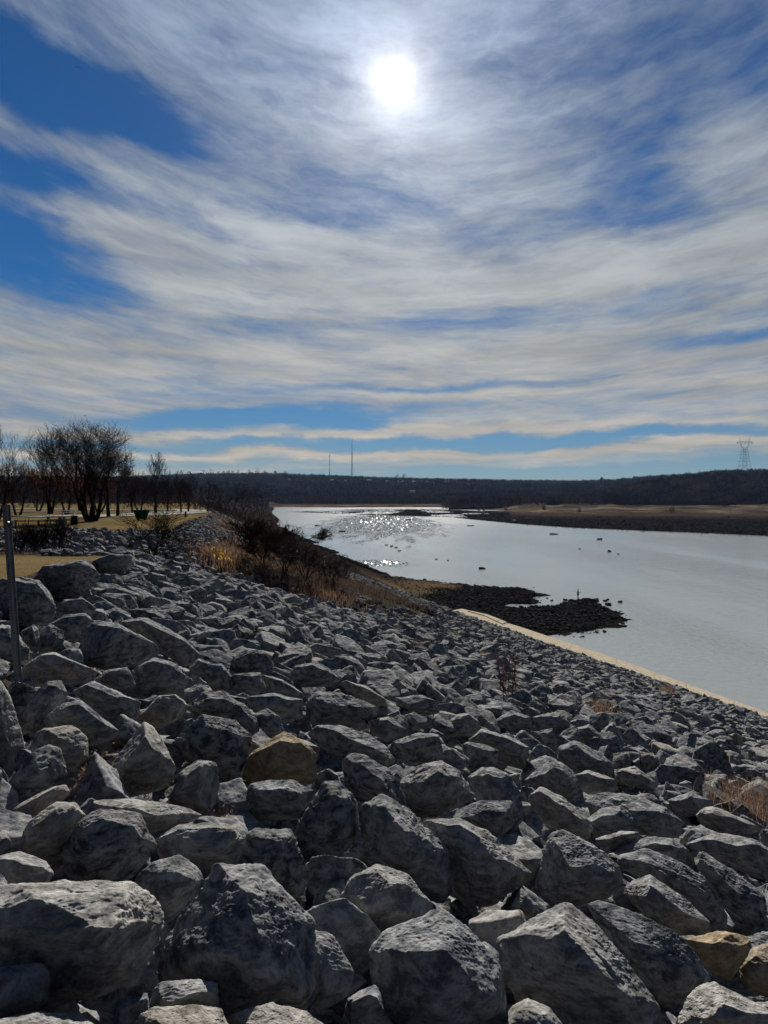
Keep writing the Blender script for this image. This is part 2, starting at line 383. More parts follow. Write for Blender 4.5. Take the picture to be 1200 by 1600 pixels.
M_SKIN = simple('skin', (.30, .17, .11), (.36, .21, .14), 20, .6, .05, .001)
M_HAIR = simple('dark_hair', (.01, .008, .007), (.02, .015, .012), 60, .8)

def forest_material():
    m, t, b = material('winter_woods')
    at = t.n('ShaderNodeAttribute', attribute_name='tone')
    t.link(t.ramp(at.outputs['Fac'], [(0, (.016, .024, .018)), (.18, (.024, .023, .027)), (.45, (.060, .047, .049)), (.7, (.125, .092, .078)), (.86, (.16, .105, .068)), (1, (.30, .19, .11))]), b.inputs['Base Color'])
    return m
M_FOREST = forest_material()

def water_material():
    m, t, b = material('river_water'); p = geo(t)
    sp = t.n('ShaderNodeSeparateXYZ'); t.link(p, sp.inputs[0])
    dist = t.vmath('LENGTH', p)
    # wind riffles: long crests, and livelier shallow patches where the sun glitters
    r1 = t.noise(t.mapping(p, rot=(0, 0, .25), sc=(1.0, .45, 1)), 1.5, 4, .6)
    r2 = t.noise(t.mapping(p, rot=(0, 0, -.5), sc=(.5, .25, 1)), 1.0, 3, .5)
    h = t.math('ADD', r1, t.math('MULTIPLY', r2, .9))
    bp = t.n('ShaderNodeBump'); t.link(h, bp.inputs['Height'])
    nearf = t.mr(dist, 60, 420, .80, .16)
    calm = t.mr(t.noise(t.mapping(p, sc=(1, .25, 1)), .03, 4, .6), .38, .62, .22, 1.0)
    t.link(t.math('MULTIPLY', nearf, calm), bp.inputs['Strength']); bp.inputs['Distance'].default_value = .20
    # facets of choppy shallow water
    def patch(cx, cy, rx, ry, rot):
        mm = t.mapping(p, loc=(cx, cy, 0), rot=(0, 0, rot), sc=(rx, ry, 1), typ='TEXTURE')
        ln = t.vmath('LENGTH', mm); nn = t.noise(t.mapping(p, sc=(1, .16, 1)), .16, 5, .65)
        return t.mr(t.math('ADD', ln, t.math('MULTIPLY', t.math('SUBTRACT', nn, .5), 1.6)), .45, 1.05, 1.0, 0.0, smooth=True)
    pk = t.math('MAXIMUM', patch(-2, 520, 44, 250, 0.0), t.math('MULTIPLY', patch(-3, 194, 11, 13, 0.0), .9))
    pk = t.math('MAXIMUM', pk, t.math('MULTIPLY', patch(15, 930, 90, 160, 0), 1.0))
    vor = t.n('ShaderNodeTexVoronoi'); t.link(t.mapping(p, sc=(1.0, .13, 1)), vor.inputs['Vector'])
    t.link(t.mr(dist, 150, 800, 4.2, 1.8), vor.inputs['Scale'])
    rnd = t.vmath('MULTIPLY', t.vmath('SUBTRACT', vor.outputs['Color'], (.5, .5, 0)), (.30, .56, 0))
    tilt = t.vmath('MULTIPLY', rnd, t.vmath('SCALE', (1, 1, 0), scale=t.math('MULTIPLY', pk, .76)))
    nrm = t.vmath('NORMALIZE', t.vmath('ADD', bp.outputs[0], tilt))
    t.link(nrm, b.inputs['Normal'])
    b.inputs['Base Color'].default_value = (.172, .19, .19, 1)
    b.inputs['Specular IOR Level'].default_value = .5; b.inputs['IOR'].default_value = 1.333
    t.link(t.math('SUBTRACT', t.mr(dist, 50, 500, .08, .13), t.math('MULTIPLY', pk, .07)), b.inputs['Roughness'])
    return m
M_WATER = water_material()

# ------------------------------------------------------------------ terrain functions
CY = np.array([-60, -20, 0, 12, 20, 30, 35, 62, 90, 120, 200, 300, 450, 1200.])
CX = np.array([20.9, 5.9, -1.6, -6.1, -8.4, -10.0, -11.6, -16.5, -21.5, -26, -47, -73, -112, -300.])
CZ = np.array([15.6, 15.6, 15.47, 15.40, 15.1, 14.65, 14.5, 14.2, 14.2, 14.2, 14.2, 14.2, 14.0, 14.0])
TY = np.array([-60, -20, 0, 56.6, 110, 130, 163, 187, 210, 258, 304, 453, 1200.])
TX = np.array([72, 57, 49.5, 28.3, 8.25, 4, .5, -6.2, -11.6, -22, -32, -63, -174.])
def xc(Y): return np.interp(Y, CY, CX)
def zc(Y): return np.interp(Y, CY, CZ)
def xt(Y):
    Y = np.asarray(Y, float); return np.interp(Y, TY, TX) + np.clip((Y - 150) / 30, 0, 1) * (1.3 * np.sin(Y * .115) + .9 * np.sin(Y * .27 + 1) + .5 * np.sin(Y * .61))
def zfun(X, Y):
    """mean surface: level land, rock slope, river bed"""
    X = np.asarray(X, float); Y = np.asarray(Y, float)
    a, b, zt = xc(Y), xt(Y), zc(Y)
    t = np.clip((X - a) / (b - a), 0, None)
    foot = np.interp(Y, [0, 130, 165], [.55, .5, -.05])
    z = np.where(X < a, zt, zt + (foot - zt) * np.minimum(t, 1))
    z = np.where(X > b, foot - (X - b) * .35, z)
    # gully cut into the crest beyond the near corner
    g = np.exp(-((Y - 47.5 - .12 * (X + 12)) / 8.0) ** 2) * np.interp(X, [-75, -30, -10, 12], [.5, 2.4, 2.8, 0])
    return z - g
def uvp(px, py): return (px - 600) / 1200.0, (py - 775) / 1200.0
def hit(px, py, lift=0.0):
    """where the sight line through (px,py) of the 1200x1600 frame meets the terrain"""
    u, v = uvp(px, py); ys = np.concatenate([np.linspace(1.2, 40, 1600), np.linspace(40, 400, 3600)])
    d = (EYE - v * ys) - (zfun(u * ys, ys) + lift); k = np.argmax(d < 0)
    y0 = ys[k] if (d < 0).any() else ys[-1]
    return np.array([u * y0, y0, EYE - v * y0])
def flat(px, py, z=0.0):
    u, v = uvp(px, py); y = (EYE - z) / v; return np.array([u * y, y, z])

# ---- ground: rows along Y, columns: land | slope | bed
def build_ground():
    Ys = np.concatenate([np.arange(-40, 130, 1.5), np.arange(130, 460, 8), np.linspace(460, 1200, 16)])
    cl = [-900, -500, -250, -140, -90, -60, -45, -34, -26, -20, -16, -13, -10, -8, -6, -4.5, -3, -2, -1, -.4]
    cs = np.linspace(0, 1, 44); rb = [1.2, 3, 6, 12]
    V = []; nc = len(cl) + len(cs) + len(rb)
    for Y in Ys:
        a, b = float(xc(Y)), float(xt(Y))
        xs = [a + c for c in cl] + [a + (b - a) * s for s in cs] + [b + r for r in rb]
        zz = zfun(xs, [Y] * nc)
        for i, (x, z) in enumerate(zip(xs, zz)):
            if len(cl) <= i < len(cl) + len(cs) and Y < 118: z -= .42 * min(1, (i - len(cl)) * .7)
            V.append((x, Y, float(z)))
    V = np.array(V); V[:, 2] += np.where(V[:, 1] > 0, .06, .03) * vnoise(V * .7, 3)
    R = len(Ys); F = []; mi = []
    for r in range(R - 1):
        for c in range(nc - 1):
            i = r * nc + c; F.append((i, i + 1, i + nc + 1, i + nc))
            if c < len(cl) - 1:
                x, y = V[i][0], V[i][1]
                mi.append(0 if not (36 < y < 60 and x > -22) else 1)
            else: mi.append(1 if Ys[r] < 118 else 2)
    o = new_mesh('ground', V, F, M_LAWN, smooth=True, extra_mats=(M_DIRT, M_BANK), mat_idx=mi)
    tag(o, kind='structure')
build_ground()

# ---- water
def build_water():
    V = [(-2500, -400, 0), (3500, -400, 0), (3500, 4200, 0), (-2500, 4200, 0)]
    tag(new_mesh('water', V, [(0, 1, 2, 3)], M_WATER), kind='structure')
build_water()

# ---- far shore, hills (built as fans of profiles; every point has its true distance and height)
RPX = [-700, -200, 0, 200, 300, 420, 520, 600, 700, 800, 900, 960, 1000, 1060, 1120, 1200, 1400, 1900]
RPY = [735, 738, 744, 745, 740, 739, 743, 746, 748, 750, 751, 749, 745, 741, 741, 741, 741, 741]
NPX = [700, 800, 860, 930, 1000, 1050, 1120, 1200, 1320, 1500, 1900]
NPY = [788, 785, 780, 770, 752, 744, 735, 733, 726, 722, 722]
BPX = [380, 430, 500, 560, 620, 700, 800, 900, 1000, 1100, 1200, 1400, 1900]
BPY = [797, 799, 802, 804, 806, 808, 818, 825, 829, 833.5, 837.5, 845, 862]
def ray_z(py, Y): return EYE - (py - 775) / 1200.0 * Y
def smooth(t): t = np.clip(t, 0, 1); return t * t * (3 - 2 * t)
def far_profile(px):
    """list of (Y,z) for the far ground in direction px"""
    yn = EYE / ((np.interp(px, BPX, BPY) - 775) / 1200)
    if px < 430: pr = [(1120, -1), (1150, 1.0), (1230, 6), (1350, 12)]
    elif px < 700: pr = [(1110, -1), (1150, .5), (1250, 2.2), (1340, 4)]
    else:
        k = np.clip((px - 700) / 130, 0, 1); y1 = 1140 + (735 - 1140) * k if px < 830 else 735
        pr = [(y1 - 12, -.5), (y1, .5), (y1 + 60 + 40 * k, 1.8 + 1.2 * k), (y1 + 130 + 70 * k, 3.0 + 2.6 * k), (1340, 5.5 + 3 * k)]
    ridge = float(np.interp(px, RPX, RPY)) + 4.5
    yr = 2500.0; zr = ray_z(ridge, yr)
    y0, z0 = pr[-1]
    for t in np.linspace(.08, 1, 18): pr.append((y0 + (yr - y0) * t, z0 + (zr - z0) * float(smooth(t) * .75 + t * .25)))
    pr += [(2750, zr - 6), (3300, zr - 30)]
    return pr
PXS = np.arange(-700, 1901, 20.0)
PROF = [far_profile(p) for p in PXS]
NP_ = max(len(p) for p in PROF)
def resample(pr, n=30):
    y = np.array([a for a, _ in pr]); z = np.array([b for _, b in pr]); s = np.linspace(0, 1, n)
    yy = y[0] + (y[-1] - y[0]) * (s ** 1.5); return yy, np.interp(yy, y, z)
def fan(name, mats, pxs, rows, z_noise, split):
    V = []; n = len(rows[0][0])
    for p, (yy, zz) in zip(pxs, rows):
        u = (p - 600) / 1200
        for y, z in zip(yy, zz): V.append((u * y, y, z))
    V = np.array(V); nz = fbm(V * .006, 3, 8) * z_noise; V[:, 2] += nz * np.clip((V[:, 1] - 1150) / 400, 0.05, 1)
    sh_ = (V[:, 1] > 750) & (V[:, 1] < 1200); V[:, 2] += np.where(sh_, (fbm(V * np.array([.028, .012, 0]), 3, 9) * 1.1).clip(-1, 1.6), 0) * np.clip((V[:, 1] - 750) / 60, 0, 1)
    F = []; mi = []
    for c in range(len(pxs) - 1):
        for r in range(n - 1):
            i = c * n + r; F.append((i, i + n, i + n + 1, i + 1)); mi.append(split(V[i]))
    return tag(new_mesh(name, V, F, mats[0], smooth=True, extra_mats=mats[1:], mat_idx=mi), kind='structure')
rowsA = [resample(p, 44) for p in PROF]
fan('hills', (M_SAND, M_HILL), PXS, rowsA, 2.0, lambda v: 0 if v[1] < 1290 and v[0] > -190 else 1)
# nearer wooded hill on the far bank, rising to the east
PX2 = np.arange(700, 1901, 20.0)
def near_hill_rows():
    rows = []
    for p in PX2:
        zr = ray_z(float(np.interp(p, NPX, NPY)) + 8.0, 1500.0); zb = 6.0
        y = np.concatenate([np.linspace(960, 1500, 16), [1620, 1800, 2100]]); t = np.clip((y - 980) / 520, 0, 1)
        z = zb + (max(zr, 6.2) - zb) * (smooth(t) * .6 + t * .4); z[-3:] = z[-4] - np.array([4, 20, 60]) * min(1, max(zr - 4, 0) / 20)
        z[0] = 3.0
        rows.append((y, z))
    return rows
ROWB = near_hill_rows()
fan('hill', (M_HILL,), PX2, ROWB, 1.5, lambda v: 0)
def far_z(px, Y):
    i = int(np.clip(round((px + 700) / 20), 0, len(PXS) - 1)); z = np.interp(Y, rowsA[i][0], rowsA[i][1])
    if px >= 700 and Y >= 960:
        j = int(np.clip(round((px - 700) / 20), 0, len(PX2) - 1)); z = max(z, np.interp(Y, ROWB[j][0], ROWB[j][1]))
    return float(z)

# ------------------------------------------------------------------ boulders traced one by one
# (name for neighbours, label, dark/tan tone 0..1, outline) ; outlines in crop coordinates, converted to the frame
A = (0, 1180, 2.0); B = (600, 1180, 2.0); C5 = (0, 840, 3.0); Fc = (360, 960, 3.0); G = (720, 960, 2.5); H = (0, 1040, 4.0)
HAND = [
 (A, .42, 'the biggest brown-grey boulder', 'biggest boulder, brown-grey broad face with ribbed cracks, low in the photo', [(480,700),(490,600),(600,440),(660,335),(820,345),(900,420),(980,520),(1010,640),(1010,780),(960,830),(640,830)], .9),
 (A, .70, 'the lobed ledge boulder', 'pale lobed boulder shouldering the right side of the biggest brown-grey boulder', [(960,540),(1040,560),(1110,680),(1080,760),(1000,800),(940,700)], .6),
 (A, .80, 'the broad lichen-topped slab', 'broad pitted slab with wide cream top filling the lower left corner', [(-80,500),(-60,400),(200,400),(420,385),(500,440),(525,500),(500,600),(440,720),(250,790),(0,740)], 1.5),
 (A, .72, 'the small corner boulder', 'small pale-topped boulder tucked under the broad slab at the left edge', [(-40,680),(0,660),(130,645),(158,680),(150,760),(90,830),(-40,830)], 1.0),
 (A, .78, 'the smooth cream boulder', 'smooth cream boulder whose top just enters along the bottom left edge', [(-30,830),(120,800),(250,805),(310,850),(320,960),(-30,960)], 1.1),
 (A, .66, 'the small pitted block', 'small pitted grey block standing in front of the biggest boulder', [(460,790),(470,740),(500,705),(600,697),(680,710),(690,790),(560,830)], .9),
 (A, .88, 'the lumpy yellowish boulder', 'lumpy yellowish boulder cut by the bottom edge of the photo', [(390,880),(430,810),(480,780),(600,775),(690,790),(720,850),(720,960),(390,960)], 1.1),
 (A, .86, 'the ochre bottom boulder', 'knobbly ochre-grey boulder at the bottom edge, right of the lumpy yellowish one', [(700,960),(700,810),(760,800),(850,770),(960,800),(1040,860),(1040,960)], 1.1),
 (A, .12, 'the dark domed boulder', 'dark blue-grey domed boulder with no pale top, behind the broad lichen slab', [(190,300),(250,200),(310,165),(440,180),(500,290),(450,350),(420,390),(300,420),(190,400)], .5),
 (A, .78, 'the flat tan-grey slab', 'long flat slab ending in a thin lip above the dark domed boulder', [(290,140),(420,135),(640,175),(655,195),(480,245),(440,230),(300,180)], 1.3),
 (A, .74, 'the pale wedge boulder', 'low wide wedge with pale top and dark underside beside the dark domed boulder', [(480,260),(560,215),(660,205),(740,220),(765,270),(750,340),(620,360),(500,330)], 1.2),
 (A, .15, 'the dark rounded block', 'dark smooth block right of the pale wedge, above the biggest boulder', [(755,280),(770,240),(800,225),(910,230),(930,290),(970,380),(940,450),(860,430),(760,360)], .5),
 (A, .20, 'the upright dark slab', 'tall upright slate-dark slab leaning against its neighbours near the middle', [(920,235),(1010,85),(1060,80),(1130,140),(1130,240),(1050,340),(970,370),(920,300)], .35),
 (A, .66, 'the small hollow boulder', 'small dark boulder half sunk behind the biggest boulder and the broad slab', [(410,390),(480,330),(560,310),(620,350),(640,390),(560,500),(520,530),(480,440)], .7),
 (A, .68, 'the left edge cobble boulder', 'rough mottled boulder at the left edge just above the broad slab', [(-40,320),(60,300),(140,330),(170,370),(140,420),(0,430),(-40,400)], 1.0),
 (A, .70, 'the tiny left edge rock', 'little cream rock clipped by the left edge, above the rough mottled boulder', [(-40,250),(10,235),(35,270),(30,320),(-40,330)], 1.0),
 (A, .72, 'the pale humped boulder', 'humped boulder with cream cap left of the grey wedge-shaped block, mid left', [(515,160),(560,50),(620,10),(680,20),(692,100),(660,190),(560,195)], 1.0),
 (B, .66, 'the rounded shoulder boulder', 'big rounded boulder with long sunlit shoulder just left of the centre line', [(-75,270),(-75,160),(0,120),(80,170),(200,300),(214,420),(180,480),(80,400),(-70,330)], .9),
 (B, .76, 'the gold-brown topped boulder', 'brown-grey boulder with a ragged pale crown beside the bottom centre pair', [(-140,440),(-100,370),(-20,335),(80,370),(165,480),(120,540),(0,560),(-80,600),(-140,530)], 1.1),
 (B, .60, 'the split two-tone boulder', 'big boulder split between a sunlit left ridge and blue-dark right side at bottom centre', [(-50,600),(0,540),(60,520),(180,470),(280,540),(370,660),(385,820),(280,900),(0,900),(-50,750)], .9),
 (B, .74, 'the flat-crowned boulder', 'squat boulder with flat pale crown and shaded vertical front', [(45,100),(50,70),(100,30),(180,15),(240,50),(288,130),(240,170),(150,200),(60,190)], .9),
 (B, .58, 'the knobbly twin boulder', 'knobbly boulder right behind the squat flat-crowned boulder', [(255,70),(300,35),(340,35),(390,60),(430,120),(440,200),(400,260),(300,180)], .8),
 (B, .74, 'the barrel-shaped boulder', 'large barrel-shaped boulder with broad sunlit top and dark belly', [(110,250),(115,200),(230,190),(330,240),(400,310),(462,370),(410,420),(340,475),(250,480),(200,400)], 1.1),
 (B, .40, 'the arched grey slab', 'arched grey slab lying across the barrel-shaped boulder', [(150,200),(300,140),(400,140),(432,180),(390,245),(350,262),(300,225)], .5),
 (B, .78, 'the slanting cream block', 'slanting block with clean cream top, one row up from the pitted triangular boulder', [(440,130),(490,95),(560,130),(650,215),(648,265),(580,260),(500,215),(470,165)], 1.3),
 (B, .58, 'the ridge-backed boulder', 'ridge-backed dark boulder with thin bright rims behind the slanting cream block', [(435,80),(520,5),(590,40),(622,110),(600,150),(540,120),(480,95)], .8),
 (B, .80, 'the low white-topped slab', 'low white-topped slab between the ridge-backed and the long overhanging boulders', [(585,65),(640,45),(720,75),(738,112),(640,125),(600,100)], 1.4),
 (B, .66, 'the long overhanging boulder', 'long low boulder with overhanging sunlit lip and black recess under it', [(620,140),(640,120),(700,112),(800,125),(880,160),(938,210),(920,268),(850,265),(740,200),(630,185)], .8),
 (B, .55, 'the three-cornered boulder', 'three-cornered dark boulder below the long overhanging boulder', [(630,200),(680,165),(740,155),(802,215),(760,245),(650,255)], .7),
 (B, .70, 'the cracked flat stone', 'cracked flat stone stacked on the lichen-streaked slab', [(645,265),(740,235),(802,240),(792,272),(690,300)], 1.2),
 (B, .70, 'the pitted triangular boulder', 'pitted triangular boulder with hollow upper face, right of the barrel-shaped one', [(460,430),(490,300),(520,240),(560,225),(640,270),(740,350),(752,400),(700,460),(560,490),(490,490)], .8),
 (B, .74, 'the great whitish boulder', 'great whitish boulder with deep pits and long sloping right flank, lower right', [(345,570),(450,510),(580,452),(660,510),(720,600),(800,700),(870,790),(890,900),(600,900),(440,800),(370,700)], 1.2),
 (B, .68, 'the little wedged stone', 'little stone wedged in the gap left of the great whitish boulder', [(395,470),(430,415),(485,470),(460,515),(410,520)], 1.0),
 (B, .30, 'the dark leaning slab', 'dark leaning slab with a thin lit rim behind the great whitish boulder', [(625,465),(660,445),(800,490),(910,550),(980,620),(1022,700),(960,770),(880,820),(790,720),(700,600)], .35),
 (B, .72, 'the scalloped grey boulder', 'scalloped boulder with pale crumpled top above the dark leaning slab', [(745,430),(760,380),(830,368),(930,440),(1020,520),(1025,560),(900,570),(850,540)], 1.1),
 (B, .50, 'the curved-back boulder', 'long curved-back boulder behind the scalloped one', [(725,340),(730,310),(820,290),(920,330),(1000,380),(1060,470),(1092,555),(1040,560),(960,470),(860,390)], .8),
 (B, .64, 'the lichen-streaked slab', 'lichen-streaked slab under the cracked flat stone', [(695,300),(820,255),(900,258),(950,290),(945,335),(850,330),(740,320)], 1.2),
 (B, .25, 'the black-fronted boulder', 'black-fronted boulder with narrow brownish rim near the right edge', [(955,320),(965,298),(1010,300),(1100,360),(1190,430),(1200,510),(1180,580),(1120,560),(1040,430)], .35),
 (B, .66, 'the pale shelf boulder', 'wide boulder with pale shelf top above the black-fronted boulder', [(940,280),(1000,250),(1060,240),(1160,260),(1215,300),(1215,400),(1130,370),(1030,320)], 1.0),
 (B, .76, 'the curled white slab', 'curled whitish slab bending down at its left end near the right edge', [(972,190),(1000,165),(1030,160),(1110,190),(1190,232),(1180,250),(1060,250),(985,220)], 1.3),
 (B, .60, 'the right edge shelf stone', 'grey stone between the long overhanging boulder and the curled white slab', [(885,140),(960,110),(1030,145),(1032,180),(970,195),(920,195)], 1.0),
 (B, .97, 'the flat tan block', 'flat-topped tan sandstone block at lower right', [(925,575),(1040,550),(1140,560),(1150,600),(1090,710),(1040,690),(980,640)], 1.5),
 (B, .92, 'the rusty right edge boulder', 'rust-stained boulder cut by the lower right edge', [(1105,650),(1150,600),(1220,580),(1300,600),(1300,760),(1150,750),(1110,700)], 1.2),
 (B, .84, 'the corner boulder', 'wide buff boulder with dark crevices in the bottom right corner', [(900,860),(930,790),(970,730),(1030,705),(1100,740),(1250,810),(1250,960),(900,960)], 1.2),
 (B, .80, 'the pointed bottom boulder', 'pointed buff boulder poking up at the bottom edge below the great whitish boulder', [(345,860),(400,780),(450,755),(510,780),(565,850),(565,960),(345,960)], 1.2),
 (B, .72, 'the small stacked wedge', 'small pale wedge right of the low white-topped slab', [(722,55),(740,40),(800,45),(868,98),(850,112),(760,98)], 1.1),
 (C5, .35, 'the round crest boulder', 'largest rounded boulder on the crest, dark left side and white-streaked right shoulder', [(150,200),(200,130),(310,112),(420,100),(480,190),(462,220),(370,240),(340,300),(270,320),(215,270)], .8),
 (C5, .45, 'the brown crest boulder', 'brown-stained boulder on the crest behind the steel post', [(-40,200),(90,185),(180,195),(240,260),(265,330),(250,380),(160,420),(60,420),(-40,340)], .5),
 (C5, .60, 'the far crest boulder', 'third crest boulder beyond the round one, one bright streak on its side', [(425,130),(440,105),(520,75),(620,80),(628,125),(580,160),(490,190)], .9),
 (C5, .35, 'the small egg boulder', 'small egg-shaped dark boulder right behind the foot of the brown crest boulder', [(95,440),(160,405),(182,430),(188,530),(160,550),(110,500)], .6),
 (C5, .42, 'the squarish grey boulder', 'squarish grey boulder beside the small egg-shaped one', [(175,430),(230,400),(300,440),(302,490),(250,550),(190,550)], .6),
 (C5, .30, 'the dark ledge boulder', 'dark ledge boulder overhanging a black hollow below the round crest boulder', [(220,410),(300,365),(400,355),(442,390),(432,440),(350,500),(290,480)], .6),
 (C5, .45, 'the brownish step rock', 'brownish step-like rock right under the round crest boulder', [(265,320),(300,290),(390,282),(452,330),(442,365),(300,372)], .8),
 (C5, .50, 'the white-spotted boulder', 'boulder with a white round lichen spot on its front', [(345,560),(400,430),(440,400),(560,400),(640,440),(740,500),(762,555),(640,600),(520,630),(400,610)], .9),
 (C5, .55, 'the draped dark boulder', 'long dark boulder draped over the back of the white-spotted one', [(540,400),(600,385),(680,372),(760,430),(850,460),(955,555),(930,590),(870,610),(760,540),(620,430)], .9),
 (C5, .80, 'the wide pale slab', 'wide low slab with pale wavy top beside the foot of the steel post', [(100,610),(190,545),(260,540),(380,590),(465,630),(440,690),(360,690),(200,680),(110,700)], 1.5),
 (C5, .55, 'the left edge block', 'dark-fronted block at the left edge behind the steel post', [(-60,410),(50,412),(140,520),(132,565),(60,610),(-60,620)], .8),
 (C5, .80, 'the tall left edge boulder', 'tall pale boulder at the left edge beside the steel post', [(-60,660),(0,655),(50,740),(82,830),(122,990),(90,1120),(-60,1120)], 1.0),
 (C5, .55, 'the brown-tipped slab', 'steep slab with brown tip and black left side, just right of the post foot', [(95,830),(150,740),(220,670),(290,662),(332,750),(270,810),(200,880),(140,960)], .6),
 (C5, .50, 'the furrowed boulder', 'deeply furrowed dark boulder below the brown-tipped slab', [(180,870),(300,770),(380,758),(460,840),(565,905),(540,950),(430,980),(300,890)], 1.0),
 (C5, .62, 'the wrinkled slab', 'wrinkled slab with fine parallel ledges above the furrowed boulder', [(330,720),(440,672),(560,735),(662,770),(640,870),(580,890),(440,820)], 1.2),
 (C5, .58, 'the small ribbed stone', 'small ribbed stone left of the squat mushroom-topped boulder', [(420,680),(500,620),(600,605),(640,700),(600,725),(540,705)], 1.0),
 (C5, .60, 'the mushroom-topped boulder', 'squat boulder with pale mushroom top and sheer dark front', [(595,700),(600,650),(640,600),(720,558),(820,588),(877,650),(865,725),(760,745),(640,730)], .9),
 (C5, .80, 'the bright low slab', 'bright low slab below the squat mushroom-topped boulder', [(640,850),(740,738),(830,732),(895,790),(840,850),(760,900),(680,885)], 1.5),
 (C5, .45, 'the small leaning stone', 'small leaning stone right of the mushroom-topped boulder', [(878,620),(930,567),(1000,590),(992,650),(900,665)], .8),
 (C5, .42, 'the round grey stone', 'round grey stone behind the large black-faced boulder', [(960,610),(980,595),(1040,588),(1092,650),(1082,720),(1000,722),(960,670)], .7),
 (C5, .30, 'the rear shoulder stone', 'dark shoulder of rock directly behind the large black-faced boulder', [(868,800),(960,718),(1050,718),(1130,780),(1170,840),(1100,870),(940,850)], .5),
 (C5, .10, 'the large black-faced boulder', 'large black-faced boulder edged with one thin bright rim', [(800,965),(870,888),(940,822),(1100,855),(1182,930),(1172,1020),(1120,1120),(990,1130),(840,1040)], .3),
 (C5, .55, 'the far dark knob', 'dark knob of rock standing out on the upper slope beyond the white-spotted boulder', [(868,262),(940,225),(975,250),(972,290),(920,300)], .6),
 (Fc, .95, 'the orange-tan boulder', 'orange-tan boulder with smooth slanting face, the only one of its colour', [(40,780),(60,700),(100,640),(250,548),(350,600),(400,650),(410,760),(380,800),(320,800),(160,760)], 1.5),
 (Fc, .55, 'the grey wedge boulder', 'grey wedge-shaped block directly below the orange-tan boulder', [(40,900),(90,790),(180,765),(280,770),(400,830),(420,880),(370,960),(100,970)], .8),
 (Fc, .35, 'the long dark whaleback', 'long dark whaleback boulder with pale rim up the slope from the orange-tan one', [(340,480),(350,400),(400,355),(500,362),(620,400),(722,450),(700,480),(600,500),(500,530),(400,540)], .6),
 (Fc, .45, 'the mottled mid boulder', 'mottled low boulder touching the right end of the orange-tan boulder', [(340,580),(400,518),(520,518),(640,560),(740,620),(782,690),(740,720),(600,690),(480,680)], .8),
 (Fc, .25, 'the steep blue-grey boulder', 'steep blue-grey boulder in front of the mottled low boulder', [(510,700),(560,642),(640,660),(740,720),(790,800),(845,870),(820,920),(700,890),(600,880),(540,800)], .5),
 (Fc, .25, 'the smooth dark block', 'smooth dark block with straight top edge behind the squat flat-crowned boulder', [(730,610),(880,548),(980,560),(1002,640),(950,710),(820,715),(780,670)], .6),
 (Fc, .75, 'the small pyramid', 'small pyramid-shaped stone behind the mottled low boulder', [(490,520),(560,428),(600,450),(655,535),(560,560)], 1.0),
 (Fc, .62, 'the chipped block', 'chipped block with a light top next to the small pyramid-shaped stone', [(640,500),(740,478),(820,535),(825,565),(730,600),(660,560)], 1.1),
 (Fc, .60, 'the small square stone', 'small square stone behind the smooth dark block', [(788,485),(860,458),(922,480),(932,525),(830,565)], 1.1),
 (Fc, .82, 'the slim sunlit slab', 'slim sunlit slab sloping down behind the long dark whaleback', [(508,325),(540,308),(640,340),(722,390),(742,435),(700,440),(600,395)], 1.5),
 (Fc, .50, 'the pale-capped hump', 'pale-capped hump up the slope above the long dark whaleback', [(258,300),(300,240),(400,218),(462,250),(522,305),(500,335),(400,345),(300,345)], .8),
 (Fc, .18, 'the round blue-black boulder', 'round blue-black boulder left of the pale-capped hump', [(-5,255),(10,200),(80,163),(150,163),(187,210),(162,285),(60,285)], .4),
 (Fc, .40, 'the double-ridged rock', 'double-ridged rock below the round blue-black boulder', [(5,340),(10,278),(140,272),(182,360),(100,385)], .7),
 (Fc, .60, 'the sloping ledge', 'sloping ledge of rock right of the double-ridged rock', [(140,278),(240,300),(342,370),(342,400),(250,405),(170,365)], 1.0),
 (Fc, .55, 'the long grey shelf', 'long grey shelf under the sloping ledge', [(60,385),(200,368),(270,410),(342,398),(342,490),(250,505),(120,470)], 1.0),
 (Fc, .45, 'the cut-faced block', 'block with flat cut face on the mid slope above the smooth dark block', [(765,390),(900,378),(962,400),(985,465),(880,482),(790,475)], .6),
 (Fc, .45, 'the lumpy thumb rock', 'lumpy thumb-shaped rock just behind the orange-tan boulder', [(95,470),(170,438),(232,480),(258,560),(180,580),(120,520)], .7),
 (Fc, .30, 'the dim flat rock', 'dim flat-faced rock left of the thumb-shaped rock', [(-20,400),(60,415),(132,500),(142,550),(90,580),(-20,500)], .6),
 (Fc, .72, 'the far cream block', 'cream block on the mid slope right of the small square stone', [(985,530),(1060,470),(1120,458),(1182,520),(1150,575),(1030,575)], 1.1),
 (Fc, .35, 'the tilted tooth', 'tilted tooth of rock behind the knobbly boulder', [(1085,610),(1110,595),(1200,608),(1262,640),(1252,710),(1130,745),(1090,680)], .7),
 (G, .72, 'the bench-shaped boulder', 'bench-shaped boulder with bright flat seat on the mid slope', [(28,490),(80,448),(200,480),(272,520),(252,612),(150,580)], 1.3),
 (G, .60, 'the faceted grey boulder', 'faceted grey boulder with brighter lower left corner, right of the bench-shaped one', [(378,540),(385,510),(440,488),(530,530),(602,590),(602,655),(480,640),(390,590)], .8),
 (G, .25, 'the dark fin', 'dark fin of rock standing between the bench-shaped and the faceted grey boulders', [(296,470),(310,450),(360,443),(382,490),(382,555),(330,550)], .4),
 (G, .65, 'the light cube', 'light cube-like rock up the slope from the dark fin', [(278,400),(380,378),(432,430),(402,470),(300,465)], .9),
 (G, .58, 'the broad hump', 'broad hump of rock left of the light cube-like rock', [(125,410),(200,373),(272,400),(288,455),(200,475)], .9),
 (G, .62, 'the shallow wedge', 'shallow wedge of rock above the faceted grey boulder', [(425,450),(500,428),(558,480),(550,510),(450,495)], 1.0),
